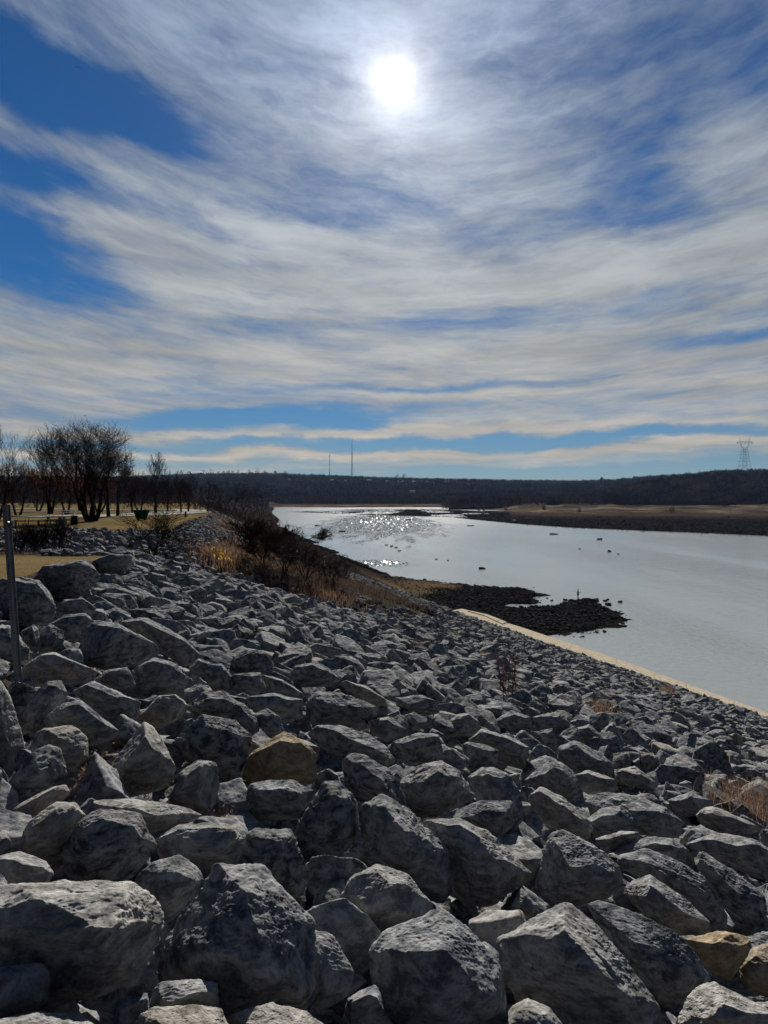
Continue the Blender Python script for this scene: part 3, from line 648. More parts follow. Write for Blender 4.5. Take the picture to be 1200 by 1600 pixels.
 (G, .70, 'the right slope slab', 'pale slab right of the faceted grey boulder on the mid slope', [(602,610),(680,588),(740,635),(765,670),(600,665)], 1.2),
 (H, .86, 'the tan-backed boulder', 'layered tan-backed boulder left of the pale pointed boulder', [(185,540),(210,430),(270,385),(450,368),(555,450),(555,580),(450,660),(300,620)], 1.3),
 (H, .38, 'the blue-fronted boulder', 'blue-fronted boulder lying in front of the layered tan-backed one', [(0,900),(60,720),(180,550),(300,490),(380,520),(435,690),(320,790),(150,880),(40,940)], .6),
 (H, .80, 'the pale pointed boulder', 'pale pointed boulder with sunlit spine and grey hollow front, mid left', [(640,780),(660,670),(700,600),(900,348),(960,390),(1040,520),(1104,650),(1070,760),(960,800),(760,840)], 1.0),
 (H, .88, 'the bright left slab', 'bright cream slab at left, half under the blue-fronted boulder', [(60,960),(70,900),(180,830),(330,750),(420,740),(445,810),(300,920),(150,1020)], 1.5),
 (H, .84, 'the cream-backed dark boulder', 'cream-backed boulder with dark front, left of the dark domed boulder', [(90,1130),(180,980),(350,850),(480,860),(552,940),(500,1040),(400,1220),(90,1220)], 1.1),
]

def traced_rock(idx, frame, tone, outline, topf):
    ox, oy, s = frame
    pts = np.array([(ox + x / s, oy + y / s) for x, y in outline], float)
    x0, y0 = pts.min(0); x1, y1 = pts.max(0)
    cpx, cpy = pts.mean(0); cpy = cpy * .6 + (y0 + y1) / 2 * .4; cpx = cpx * .5 + (x0 + x1) / 2 * .5
    C = hit(cpx, min(cpy, 1600 + 40), .10)
    for _ in range(2):
        sz = (x1 - x0) / 1200 * C[1]
        C = hit(cpx, cpy, .10 + .14 * sz)
    view = C - np.array([0, 0, EYE]); dist = np.linalg.norm(view); w = view / dist
    right = np.cross(w, (0, 0, 1)); right /= np.linalg.norm(right); up = np.cross(right, w)
    # outline in metres in the plane through the rock's centre
    def proj(p):
        u, v = uvp(*p); r = np.array([u, 1.0, -v]); t = dist / (r @ w); q = np.array([0, 0, EYE]) + r * t - C
        return np.array([q @ right, q @ up])
    P = np.array([proj(p) for p in pts])
    area = .5 * np.sum(P[:, 0] * np.roll(P[:, 1], -1) - np.roll(P[:, 0], -1) * P[:, 1])
    if area < 0: P = P[::-1]
    # convex hull
    def hull(Q):
        Q = sorted(map(tuple, Q)); 
        def half(Q):
            h = []
            for q in Q:
                while len(h) > 1 and (h[-1][0] - h[-2][0]) * (q[1] - h[-2][1]) - (h[-1][1] - h[-2][1]) * (q[0] - h[-2][0]) <= 0: h.pop()
                h.append(q)
            return h
        a = half(Q); b = half(Q[::-1]); return np.array(a[:-1] + b[:-1])
    P = hull(P); ww = np.ptp(P[:, 0]); hh = np.ptp(P[:, 1]); mean = (ww + hh) / 2
    rs = np.random.RandomState(1000 + idx); delta = math.asin(-w[2])
    N = []; Dd = []
    half = mean * rs.uniform(.92, 1.08) * (.35 + .18 * topf)
    for i in range(len(P)):
        a, b = P[i], P[(i + 1) % len(P)]; e = b - a; l = np.linalg.norm(e)
        if l < 1e-4: continue
        m = np.array([e[1], -e[0]]) / l; d = m @ a
        if d < 0.02: d = 0.02
        m3 = right * m[0] + up * m[1]
        upw = m3[2]
        if upw > .35:   # upper edges: front face runs nearly level toward the viewer, lit from above
            tf = delta + math.radians(rs.uniform(-7, 0)) + (1 - min(topf, 1.25)) * math.radians(20)
            tf = min(max(tf, math.radians(4)), math.radians(62))
            tb = math.radians(rs.uniform(8, 30))
        else:
            tf = math.radians(rs.uniform(18, 42)); tb = math.radians(rs.uniform(10, 35))
        for th, sg in ((tf, -1), (tb, 1)):
            n = m3 * math.cos(th) + w * sg * math.sin(th); N.append(n); Dd.append(d * math.cos(th))
    # front and back faces
    for sg in (-1, 1):
        tilt = right * rs.uniform(-.38, .38) + up * rs.uniform(-.30, .12) * (-sg)
        n = w * sg + tilt; n /= np.linalg.norm(n); N.append(n); Dd.append(half * rs.uniform(.80, 1.0))
    for _ in range(3):   # broken corners on the front
        n = -w + right * rs.uniform(-1.1, 1.1) + up * rs.uniform(-1.0, .2); n /= np.linalg.norm(n)
        N.append(n); Dd.append(mean * .5 * rs.uniform(.82, 1.02))
    N = np.array(N); Dd = np.array(Dd)
    # sample in a frame stretched like the rock: rotate directions
    R = np.stack([right, w, up])          # rows: local axes
    dims = np.array([max(ww, .05), half * 2, max(hh, .05)]) / 2
    Nl = N @ R.T
    lvl = 6 if (x1 - x0) > 120 else 5
    Fw = np.array([0., 1., 0.])
    V, Fa = poly_rock(Nl, Dd, dims, lvl, 3000 + idx, rough=.75, power=50, frame=Fw, nclip=7)
    V = V @ R
    base = np.array([C[0], C[1], C[2] - dims[2] * .9])
    V = V + (C - base)
    return V, Fa, base, C, mean, (cpx, cpy), pts

hand_disc = []; hand_px = []
GR = 'limestone boulders of the riprap slope'
for i, (fr, tone, short, label, outline, topf) in enumerate(HAND):
    V, Fa, base, C, mean, pc, pts = traced_rock(i, fr, tone, outline, topf)
    o = new_mesh('boulder', V, Fa, M_ROCK, loc=tuple(base), smooth=True, tone=tone)
    tag(o, label, 'boulder', GR)
    hand_disc.append((C[0], C[1] + .05 * mean, mean * .47)); hand_px.append((pc[0], pc[1], short, pts))
hand_disc = np.array(hand_disc)

# ------------------------------------------------------------------ the rest of the riprap
rng = np.random.RandomState(11)
def inside_any(px, py):
    for _, _, _, pts in hand_px:
        if pts[:, 0].min() < px < pts[:, 0].max() and pts[:, 1].min() < py < pts[:, 1].max():
            # polygon test on outline
            c = False; n = len(pts); j = n - 1
            for i in range(n):
                if (pts[i, 1] > py) != (pts[j, 1] > py) and px < (pts[j, 0] - pts[i, 0]) * (py - pts[i, 1]) / (pts[j, 1] - pts[i, 1]) + pts[i, 0]: c = not c
                j = i
            if c: return True
    return False
def riprap_zone(x, y):
    a, b = float(xc(y)), float(xt(y))
    if y < 31: return a + (.5 if 12 < y else -.3) < x < b - 1.7
    if y < 36: return a - 3.5 + (y-31)*.3 < x < b - 1.7
    if y < 62: return -32 < x < b - 1.7
    if y < 100: return a - .6 < x < b - 1.6
    if y < 121:     # brush takes over the lower bank
        lim = np.interp(y, [100, 108, 121], [b - .5, -4, -17]); return a - .4 < x < lim
    if y < 150: return a - .4 < x < a + (150 - y) * .28
    return False
# brushy pockets without rocks
BRUSH = [(hit(375, 830), 3.2), (hit(400, 860), 3.5), (hit(360, 870), 2.2), (hit(450, 890), 3.5), (hit(500, 905), 3.4), (hit(560, 925), 3.6), (hit(600, 935), 3.2), (hit(640, 948), 2.4)]
def in_brush(x, y): return any((x - c[0]) ** 2 + ((y - c[1]) * .5) ** 2 < r * r for c, r in BRUSH)

cell = 1.0; grid = {}
def near(x, y, r, f=.86):
    for i in range(int((x - 1.4) // cell), int((x + 1.4) // cell) + 1):
        for j in range(int((y - 1.4) // cell), int((y + 1.4) // cell) + 1):
            for (a, b, c) in grid.get((i, j), ()):
                if (x - a) ** 2 + (y - b) ** 2 < (f * (r + c)) ** 2: return True
    return False
def put(x, y, r): grid.setdefault((int(x // cell), int(y // cell)), []).append((x, y, r))
for x, y, r in hand_disc: put(x, y, r)
rocks = []   # x,y,r
def throw(n, ylo, yhi, rlo, rhi, f):
    ys = rng.uniform(0, 1, n); ys = ylo + (yhi - ylo) * ys
    for y in ys:
        xm = .66 * abs(y) + 2.5; lo = max(-xm, float(xc(y)) - 22 if 34 < y < 62 else float(xc(y)) - .5 if not 31 < y < 36 else float(xc(y)) - 3.5); hi = min(xm, float(xt(y)) - .4)
        if hi <= lo: continue
        x = rng.uniform(lo, hi)
        if not riprap_zone(x, y) or in_brush(x, y): continue
        r = rlo + (rhi - rlo) * rng.rand() ** 1.6
        if near(x, y, r, f): continue
        if y < 24 and y > .8:
            z = float(zfun(x, y)) + .12; px = 600 + 1200 * x / y; py = 775 + (EYE - z) * 1200 / y
            rp = r * 1200 / y; tp = py - rp * .55
            if r > .2 and any(inside_any(a_, b_) for a_, b_ in ((px, py), (px, tp), (px - rp * .75, py - rp * .2), (px + rp * .75, py - rp * .2), (px, py + rp * .3))): continue
            if inside_any(px, py) or inside_any(px, tp): continue
        put(x, y, r); rocks.append((x, y, r))
throw(2600, 9.5, 30, .26, .37, .88); throw(9000, 22, 60, .24, .33, .88)
throw(3000, 1.5, 9.5, .18, .25, .88); throw(9000, 8, 30, .19, .29, .85); throw(20000, 22, 60, .17, .26, .84); throw(16000, 56, 121, .22, .32, .88)
throw(11000, .5, 30, .11, .19, .80); throw(24000, 24, 60, .12, .18, .80); throw(34000, 56, 150, .13, .22, .82)
throw(8000, .5, 14, .07, .11, .85)

PROTO = {}
for lv in (1, 2, 3, 4, 5):
    PROTO[lv] = []
    for k in range(18):
        rs = np.random.RandomState(500 + k); N, Dd = rand_planes(rs)
        PROTO[lv].append(poly_rock(N, Dd, (1, 1, 1), lv, 60 + k, rough=1.0, power=30, nclip=8))
PROTO[0] = [(ICO[0][0] * np.random.RandomState(k).uniform(.7, 1.15, (12, 1)).astype(np.float32), ICO[0][1]) for k in range(18)]
def rot_matrix(rs, slope=True):
    a = rs.uniform(0, 2 * math.pi); Rz = Matrix.Rotation(a, 3, 'Z')
    Rt = Matrix.Rotation(rs.randn() * .30, 3, 'X') @ Matrix.Rotation(rs.randn() * .26 + .20, 3, 'Y')
    return np.array(Rt @ Rz)
def rtone(rs):
    if rs.rand() < .35: return rs.uniform(.08, .35)
    t = rs.rand()
    if t < .02: return rs.uniform(.88, .95)
    return float(np.clip(rs.normal(.52, .20), .05, .86))
info = []
for k, (x, y, r) in enumerate(rocks):
    z = float(zfun(x, y)); px = 600 + 1200 * x / max(y, .1); py = 775 + (EYE - z) * 1200 / max(y, .1)
    vis = -20 < px < 1220 and 780 < py < 1600 and y > 1
    info.append((r / max(y, .1) if vis else 0, k, px, py, z))
order = sorted(info, reverse=True)
N_IND = 300 - len(HAND)
indiv = [t for t in order[:N_IND]]
ind_set = {t[1] for t in indiv}

def size_word(r): return 'small' if r < .2 else 'mid-sized' if r < .33 else 'large'
def rel(dx, dy, dist):
    if abs(dx) > 1.1 * abs(dy): return 'right of' if dx > 0 else 'left of'
    return 'behind' if dy < 0 else 'in front of'
labels = {}
for s, k, px, py, z in indiv:
    x, y, r = rocks[k]; rs = np.random.RandomState(7000 + k)
    tone = rtone(rs); N, Dd = rand_planes(rs)
    dims = np.array([r * rs.uniform(1.0, 1.35), r * rs.uniform(.8, 1.05), r * rs.uniform(.74, 1.15)])
    lvl = 5 if s > .055 else 4
    V, Fa = poly_rock(N * 1.0, Dd * 1.0, (1, 1, 1), lvl, 7000 + k, rough=1.0, power=34, nclip=8)
    V = (V * dims) @ rot_matrix(rs).T
    o = new_mesh('boulder', V + np.array([0, 0, dims[2] * .6]), Fa, M_ROCK, loc=(x, y, z - dims[2] * .6 + rs.uniform(-.10, .10) - .04), smooth=True, tone=tone)
    col_w = 'dark' if tone < .32 else 'grey' if tone < .62 else 'pale' if tone < .88 else 'tan'
    shp = 'flat' if dims[2] / dims[0] < .58 else 'long' if dims[1] / dims[0] < .68 else 'blocky'
    d = [((px - hx) ** 2 + ((py - hy) * 1.3) ** 2, hx, hy, sh) for hx, hy, sh, _ in hand_px]; d.sort()
    _, hx, hy, sh = d[0]
    key = f'{size_word(r)} {col_w} {shp} boulder {rel(px - hx, py - hy, 0)} {sh}'
    labels.setdefault(key, []).append((d[0][0], o))
ORD = ['nearest', 'second nearest', 'third nearest', 'fourth nearest', 'fifth nearest', 'sixth nearest', 'seventh nearest', 'eighth nearest', 'ninth nearest', 'tenth nearest']
for key, lst in labels.items():
    lst.sort(key=lambda t: t[0])
    for n, (_, o) in enumerate(lst):
        lab = key if len(lst) == 1 else ORD[min(n, 9)] + ' ' + key
        tag(o, lab, 'boulder', GR)

# the remaining thousands of stones, plus the stones seen down in the gaps
VV = []; FF = []; TT = []; off = 0
def add_stone(x, y, z, dims, lv, rs, tone, tilt=True):
    global off
    V, Fa = PROTO[lv][rs.randint(18)]
    R = rot_matrix(rs) if tilt else np.array(Matrix.Rotation(rs.uniform(0, 6.28), 3, 'Z'))
    W = (V * dims) @ R.T + np.array([x, y, z]); VV.append(W.astype(np.float32)); FF.append(Fa + off); TT.append(np.full(len(W), tone, np.float32)); off += len(W)
for k, (x, y, r) in enumerate(rocks):
    if k in ind_set: continue
    rs = np.random.RandomState(7000 + k); dims = np.array([r * rs.uniform(1.0, 1.35), r * rs.uniform(.8, 1.05), r * rs.uniform(.74, 1.15)])
    lv = 5 if y < 4.5 and r > .15 else 4 if y < 7 else 3 if y < 22 else 2 if y < 62 and r > .2 else 1
    add_stone(x, y, float(zfun(x, y)) + rs.uniform(-.10, .10) - .02, dims, lv, rs, rtone(rs))
for _ in range(5200):
    y = 1.0 + 60 * rng.rand() ** 1.3; xm = .6 * y + 1.5; x = rng.uniform(max(-xm, float(xc(y)) - .6), min(xm, float(xt(y)) - .8))
    if not riprap_zone(x, y): continue
    r = rng.uniform(.14, .30); rs = np.random.RandomState(rng.randint(1 << 30))
    add_stone(x, y, float(zfun(x, y)) - (.34 if y<14 else .28) - .1 * rs.rand(), np.array([r * 1.2, r, r * .8]), 4 if y < 7 else 3 if y < 12 else 2, rs, rtone(rs) * .9)
o = new_mesh('riprap_stones', np.concatenate(VV), np.concatenate(FF), M_ROCK, tone=np.concatenate(TT), smooth=False)
tag(o, 'thousands of grey angular stones covering the rest of the slope', 'riprap', kind='stuff')
print('rocks', len(rocks), 'verts', off)

# ------------------------------------------------------------------ concrete toe walk
def ribbon(name, pts, mat, thick, **kw):
    """pts: list of (left xyz, right xyz)"""
    V = []; F = []
    for a, b in pts: V += [a, b, (b[0], b[1], b[2] - thick), (a[0], a[1], a[2] - thick)]
    n = len(pts)
    for i in range(n - 1):
        k = i * 4
        for e in range(4): F.append((k + e, k + 4 + e, k + 4 + (e + 1) % 4, k + (e + 1) % 4))
    F.append((0, 1, 2, 3)); F.append(tuple((n - 1) * 4 + e for e in (3, 2, 1, 0)))
    return new_mesh(name, V, F, mat, **kw)
edge = [((1330, 1160), (1330, 1187)), ((1200, 1113), (1200, 1139)), ((1100, 1078), (1100, 1101)), ((1000, 1042), (1000, 1062)), ((930, 1018), (925, 1037)), ((860, 995), (850, 1013)), ((812, 979), (790, 995)), ((778, 969), (752, 978)), ((752, 960), (728, 967)), ((738, 955), (706, 962)), ((722, 951), (690, 956))]
pts = [(flat(*a, .62), flat(*b, .62)) for a, b in edge]
pts = [(tuple(pts[0][0] + np.array([22, -55, 0])), tuple(pts[0][1] + np.array([22, -55, 0])))] + [(tuple(a), tuple(b)) for a, b in pts]
walk = ribbon('concrete_path', pts, M_CONC, 1.3); tag(walk, kind='structure')
lip = [((738, 954.5), (731, 954.5)), ((762, 960), (756, 961)), ((778, 966), (771, 968)), ((792, 972), (785, 974.5))]
lipo = ribbon('low_wall', [(tuple(flat(*a, .72)), tuple(flat(*b, .72))) for a, b in lip], M_CONC, 1.2)
jm = MB()
for (a0, b0), (a1, b1) in zip(pts[1:-1], pts[2:]):
    a0, b0, a1, b1 = map(np.array, (a0, b0, a1, b1)); ln_ = np.linalg.norm(a1 - a0); nj = int(ln_ / 4.5)
    for q_ in range(nj):
        t_ = (q_ + .5) / nj; A0 = a0 + (a1 - a0) * t_; B0 = b0 + (b1 - b0) * t_; dv = (a1 - a0) / ln_ * .014; up_ = np.array([0, 0, .003])
        jm.add([A0 - dv + up_, A0 + dv + up_, B0 + dv + up_, B0 - dv + up_], [(0, 1, 2, 3)])
jo = jm.build('expansion_joint_seams', M_HOLE, walk); tag(jo, kind='structure')
tag(lipo, 'short pale concrete lip curving off the end of the waterside walk', 'wall')

# ------------------------------------------------------------------ rocky spit, river stones
SP = [(540, 893), (575, 893), (604, 900), (640, 906), (690, 911), (730, 915), (775, 919), (812, 919), (838, 929), (840, 938), (822, 943), (790, 945), (782, 947.5), (786, 949.5), (800, 951), (850, 949), (885, 942), (905, 940), (930, 940), (948, 953), (966, 961), (970, 968), (940, 979), (935, 988), (900, 992), (850, 992), (800, 994), (745, 990), (660, 965), (560, 930)]
SPp = np.array([flat(*p, 0)[:2] for p in SP])
def sdist(P, poly):
    d = np.full(len(P), 1e9); ins = np.zeros(len(P), bool); n = len(poly)
    for i in range(n):
        a, b = poly[i], poly[(i + 1) % n]; e = b - a; w = P - a; t = np.clip((w @ e) / (e @ e), 0, 1)
        d = np.minimum(d, np.linalg.norm(w - t[:, None] * e, axis=1))
        c = ((a[1] > P[:, 1]) != (b[1] > P[:, 1])); xx = (b[0] - a[0]) * (P[:, 1] - a[1]) / (b[1] - a[1] + 1e-9) + a[0]; ins ^= c & (P[:, 0] < xx)
    return np.where(ins, d, -d)
gx = np.arange(-16, 52, .6); gy = np.arange(84, 178, .8); X, Y = np.meshgrid(gx, gy); PP = np.stack([X.ravel(), Y.ravel()], 1)
def spit_z(P):
    s = sdist(P, SPp); P3 = np.column_stack([P, np.zeros(len(P))])
    n1 = fbm(P3 * .22, 3, 5); s = s + 1.6 * fbm(P3 * .35, 3, 25)
    return np.clip(s * .13 + .05, -.7, .38) + n1 * .16 + .06 * vnoise(P3 * 1.4, 4)
Z = spit_z(PP); nx, ny = len(gx), len(gy)
F = np.array([(j * nx + i, j * nx + i + 1, (j + 1) * nx + i + 1, (j + 1) * nx + i) for j in range(ny - 1) for i in range(nx - 1)])
F = F[Z[F].max(1) > -.5]
fc = PP[F[:, 0]]; mi = ((600 + 1200 * fc[:, 0] / fc[:, 1] + 25 * vnoise(np.column_stack([fc * .3, fc[:, 0] * 0]), 6)) < 668).astype(int)
tag(new_mesh('gravel_spit_ground', np.column_stack([PP, Z]), F, M_SPIT, smooth=True, extra_mats=(M_MUD,), mat_idx=mi), kind='structure')

def scatter(name, label, gen, mat, cat):
    global VV, FF, TT, off
    VV, FF, TT, off = [], [], [], 0
    gen(); ob = new_mesh(name, np.concatenate(VV), np.concatenate(FF), mat, tone=np.concatenate(TT)); tag(ob, label, cat, kind='stuff'); return ob
def gen_spit():
    n = 75000; P = np.column_stack([rng.uniform(-14, 50, n), rng.uniform(86, 176, n)]); s = sdist(P, SPp); z = spit_z(P)
    for (x, y), sd_, zz in zip(P, s, z):
        if 600 + 1200 * x / y < 660 and rng.rand() < .6: continue
        if sd_ < -1.6 or (sd_ < 0 and rng.rand() > .22): continue
        if sd_ > 0 and rng.rand() > .75: continue
        r = .05 + .13 * rng.rand() ** 2 + (.14 if rng.rand() < .04 else 0); rs = np.random.RandomState(rng.randint(1 << 30))
        add_stone(x, y, max(zz, -.12) + r * .25, np.array([r * 1.4, r, r * .7]), 1 if r > .15 else 0, rs, rng.uniform(.0, .9))
def gen_shore():
    for _ in range(20000):
        y = rng.uniform(112, 330); x = float(xt(y)) - rng.rand() ** 1.5 * 5 + .5; z = float(zfun(x, y))
        if rng.rand() < .6: y = rng.uniform(108, 215); x = float(xt(y)) - rng.rand() * 13
        z = float(zfun(x, y))
        if y < 165 and sdist(np.array([[x, y]]), SPp)[0] > 0: continue
        r = .10 + .26 * rng.rand() ** 2; rs = np.random.RandomState(rng.randint(1 << 30)); add_stone(x, y, max(z, -.05) + r * .35, np.array([r * 1.4, r, r * .7]), 0, rs, rng.uniform(0, .9))
scatter('shore_stones', 'dark stones and mud along the foot of the brushy bank', gen_shore, M_WETROCK, 'stones')
scatter('spit_stones', 'wet black stones strewn over the spit reaching into the river', gen_spit, M_WETROCK, 'stones')

# far gravel bar along the other bank
def bar_z(P):
    px = 600 + 1200 * P[:, 0] / P[:, 1]; yn = EYE / ((np.interp(px, BPX, BPY) - 775) / 1200)
    P3 = np.column_stack([P[:, 0] * 1.0, P[:, 1] * .42, np.zeros(len(P))])
    n1 = fbm(P3 * .035, 4, 15)
    lvl = np.interp(px, [430, 600, 720, 850, 1200], [-.22, -.10, .10, .30, .34])
    return np.clip((P[:, 1] - yn) * .02, -1.0, 1) * .5 * 0 + np.where(P[:, 1] > yn, lvl, -.5) + n1 * .22, yn, px
def build_bar():
    pxs = np.arange(400, 1900, 6.0); V = []; n = 60
    for p in pxs:
        u = (p - 600) / 1200; yn = EYE / ((np.interp(p, BPX, BPY) - 775) / 1200)
        ye = np.interp(p, [430, 700, 830, 1900], [960, 980, 780, 780])
        for t in np.linspace(0, 1, n):
            y = (yn - 4) + (ye - yn + 4) * t; V.append((u * y, y, 0))
    V = np.array(V, float); z, _, px = bar_z(V[:, :2]); ti = np.tile(np.linspace(0, 1, n), len(pxs))
    z = z - .5 * np.exp(-(ti / .02) ** 2) - np.where(px < 760, .6 * smooth((ti - .86) / .14), 0); V[:, 2] = z
    F = np.array([(c * n + r, (c + 1) * n + r, (c + 1) * n + r + 1, c * n + r + 1) for c in range(len(pxs) - 1) for r in range(n - 1)])
    mi = (V[F[:, 0], 1] + 60 * fbm(np.column_stack([V[F[:, 0], 0] * .01, V[F[:, 0], 1] * .02, V[F[:, 0], 1] * 0]), 3, 3) > np.interp(600 + 1200 * V[F[:, 0], 0] / V[F[:, 0], 1], [700, 800, 1200], [2000, 640, 545])).astype(int)
    tag(new_mesh('gravel_bar_ground', V, F, M_SPIT, smooth=True, extra_mats=(M_MUD,), mat_idx=mi), kind='structure')
build_bar()
def gen_bar():
    n = 40000; px = rng.uniform(425, 1290, n)
    yn = EYE / ((np.interp(px, BPX, BPY) - 775) / 1200); ye = np.interp(px, [430, 700, 830, 1900], [900, 960, 640, 565])
    t = rng.rand(n) ** 1.1; y = yn + (ye - yn) * t - 3 * (rng.rand(n) < .1); x = (px - 600) / 1200 * y
    z, _, _ = bar_z(np.column_stack([x, y]))
    for a, b, c in zip(x, y, z):
        if c < -.16 or (c < 0 and rng.rand() > .35): continue
        r = .18 + .34 * rng.rand() ** 2 + (.5 if rng.rand() < .03 else 0); rs = np.random.RandomState(rng.randint(1 << 30))
        add_stone(a, b, max(c, -.1) + r * .12, np.array([r * 1.7, r, r * .5]), 0, rs, rng.uniform(.1, .9))
scatter('gravel_bar_stones', 'dark stones of the long gravel bar before the far bank', gen_bar, M_WETROCK, 'stones')

# single stones standing out of the water
WS = [(604, 852, 5, 'flat dark river stone awash at the near end of the short stone line'), (612, 854, 6, 'second dark stone of the short line in the river'),
      (619, 856, 6, 'third dark stone of the short line in the river'), (624, 861, 6, 'dark stone ending the short line toward the near bank'),
      (682, 874, 5, 'dark stone, left one of the pair in open water'), (700, 876, 4, 'lone small dark stone right of the pair in open water'),
      (753, 889, 11, 'branchy dark snag of stone alone in open water'), (495, 822, 8, 'low dark stone awash just off the brushy bank'),
      (535, 831, 9, 'low dark stone awash beside the sun glitter'), (906, 858, 4, 'tiny dark stone alone far out in the river'),
      (952, 862, 7, 'low dark stone in the wide water near the gravel bar'), (966, 866, 4, 'smallest stone next to the low one near the gravel bar'),
      (938, 843, 9, 'flat dark shoal close to the gravel bar'), (864, 835, 13, 'long flat shoal close under the gravel bar'),
      (862, 939, 6, 'dark stone in the inlet between the two arms of the spit'), (855, 935, 4, 'small dark stone at the tip of the upper spit arm'),
      (883, 938, 8, 'dark stone left of the islet where the person stands'), (640, 812, 12, 'long dark shoal in the glittering water'),
      (735, 822, 10, 'dark shoal off the near end of the gravel bar')]
for i, (px, py, wpx, lab) in enumerate(WS):
    p = flat(px, py, 0); r = wpx / 1200 * p[1] / 2; rs = np.random.RandomState(40 + i); N, Dd = rand_planes(rs)
    V, Fa = poly_rock(N, Dd, (1, 1, 1), 3, 90 + i, power=16); hz = min(r * .5, .45)
    V = V * np.array([r, max(r * .6, .3), hz])
    o = new_mesh('river_stone', V, Fa, M_WETROCK, loc=(p[0], p[1], hz * .25), tone=.3, rotz=0)
    tag(o, lab, 'stone', 'single stones standing out of the river')
# islet stones under the person
ip = flat(903, 939.5, 0)
IS = [(0, 0, .62, 'broad dark stone the distant person stands on'), (.9, -.3, .45, 'dark stone at the left foot of the standing person'), (1.6, .5, .7, 'humped stone right beside the standing person'), (2.5, -.2, .75, 'largest humped stone of the islet'), (3.2, .6, .5, 'rough stone right of the largest islet hump'), (4.4, .0, .35, 'small upright stone off the islet'), (5.3, .8, .32, 'outer small upright stone off the islet'), (-1.3, -.3, .5, 'low stone at the islet shoreward side'), (6.4, -.6, .45, 'leaning stone farthest out from the islet'), (3.6, -2.2, .55, 'flat stone between islet and spit'), (-2.6, -1, .4, 'stepping stone leading from the spit to the islet')]
for i, (dx, dy, r, lab) in enumerate(IS):
    rs = np.random.RandomState(80 + i); N, Dd = rand_planes(rs); V, Fa = poly_rock(N, Dd, (1, 1, 1), 3, 190 + i, power=16)
    V = V * np.array([r, r * .8, r * (.45 if i == 0 else .62)])
    o = new_mesh('islet_stone', V, Fa, M_WETROCK, loc=(ip[0] + dx, ip[1] + dy * 2.0, -.02 if i == 0 else .05), tone=.25)
    tag(o, lab, 'stone', 'stones of the islet')

# ------------------------------------------------------------------ vegetation generators
def seg_mesh(segs, sides=3):
    """segs: array (n,8): p0,p1,r0,r1 -> prism mesh"""
    S = np.array(segs, np.float32); p0, p1 = S[:, :3], S[:, 3:6]; r0, r1 = S[:, 6], S[:, 7]
    d = p1 - p0; d /= np.linalg.norm(d, axis=1, keepdims=True) + 1e-9
    ref = np.where(np.abs(d[:, 2:3]) < .9, np.array([[.1, .2, 1.]], np.float32), np.array([[1., .2, .1]], np.float32))
    a = np.cross(d, ref); a /= np.linalg.norm(a, axis=1, keepdims=True) + 1e-9; b = np.cross(d, a)
    V = np.zeros((len(S), 2 * sides, 3), np.float32)
    for k in range(sides):
        t = 2 * math.pi * k / sides; o = a * math.cos(t) + b * math.sin(t)
        V[:, k] = p0 + o * r0[:, None]; V[:, sides + k] = p1 + o * r1[:, None]
    base = (np.arange(len(S)) * 2 * sides)[:, None]
    F = np.concatenate([base + np.array([[k, (k + 1) % sides, sides + (k + 1) % sides, sides + k]]) for k in range(sides)])
    return V.reshape(-1, 3), F
def grow_tree(seed, height, spread=.5, stems=1, levels=5, r0=.25, fork=.35, twig=.012, up=.25, kids=2, lean=(0, 0)):
    rnd = random.Random(seed); trunk = []; crown = []
    def branch(p, d, ln, r, lv):
        n = 4 if lv < 2 else 3; q = p.copy(); dd = d.copy(); seg = ln / n
        for i in range(n):
            ww = .09 + .025 * lv
            dd = (dd + Vector((rnd.gauss(0, ww), rnd.gauss(0, ww), rnd.gauss(0, ww * .6) + up * .22))).normalized()
            e = q + dd * seg; ra = r * (1 - .16 * i); rb = r * (1 - .16 * (i + 1))
            (trunk if lv <= 1 else crown).append((*q, *e, max(ra, twig), max(rb, twig * .8))); q = e
            if lv < levels and (i >= 1 or lv > 0):
                for _ in range(kids if (i == n - 1) else (1 if rnd.random() < .35 else max(kids - 1, 1))):
                    ax = Vector((rnd.gauss(0, 1), rnd.gauss(0, 1), rnd.gauss(0, .35))); ax = (ax - ax.project(dd)).normalized()
                    sp = spread * rnd.uniform(.65, 1.35); nd = (dd * math.cos(sp) + ax * math.sin(sp)).normalized()
                    branch(q, nd, ln * rnd.uniform(.52, .80), max(rb * rnd.uniform(.5, .68), twig), lv + 1)
    for s in range(stems):
        a = 2 * math.pi * s / max(stems, 1) + rnd.random(); t = 0.0 if stems == 1 else rnd.uniform(.15, .55) * min(1, spread * 1.6)
        d = Vector((math.cos(a) * t + lean[0], math.sin(a) * t + lean[1], 1)).normalized()
        off_ = Vector((math.cos(a), math.sin(a), 0)) * (r0 * .6 if stems > 1 else 0)
        branch(off_ + Vector((0, 0, -.15)), d, height * fork, r0, 0)
    T = np.array(trunk); Cc = np.array(crown)
    top = max(T[:, 5].max(), float(np.percentile(Cc[:, 5], 97.5))); k = height / top
    for arr in (T, Cc): arr[:, :6] *= k
    return T, Cc
def widen(T, Cc, half):
    m = np.percentile(np.abs(Cc[:, 3]), 97); f = half / m
    for arr in (T, Cc): arr[:, [0, 1, 3, 4]] *= f
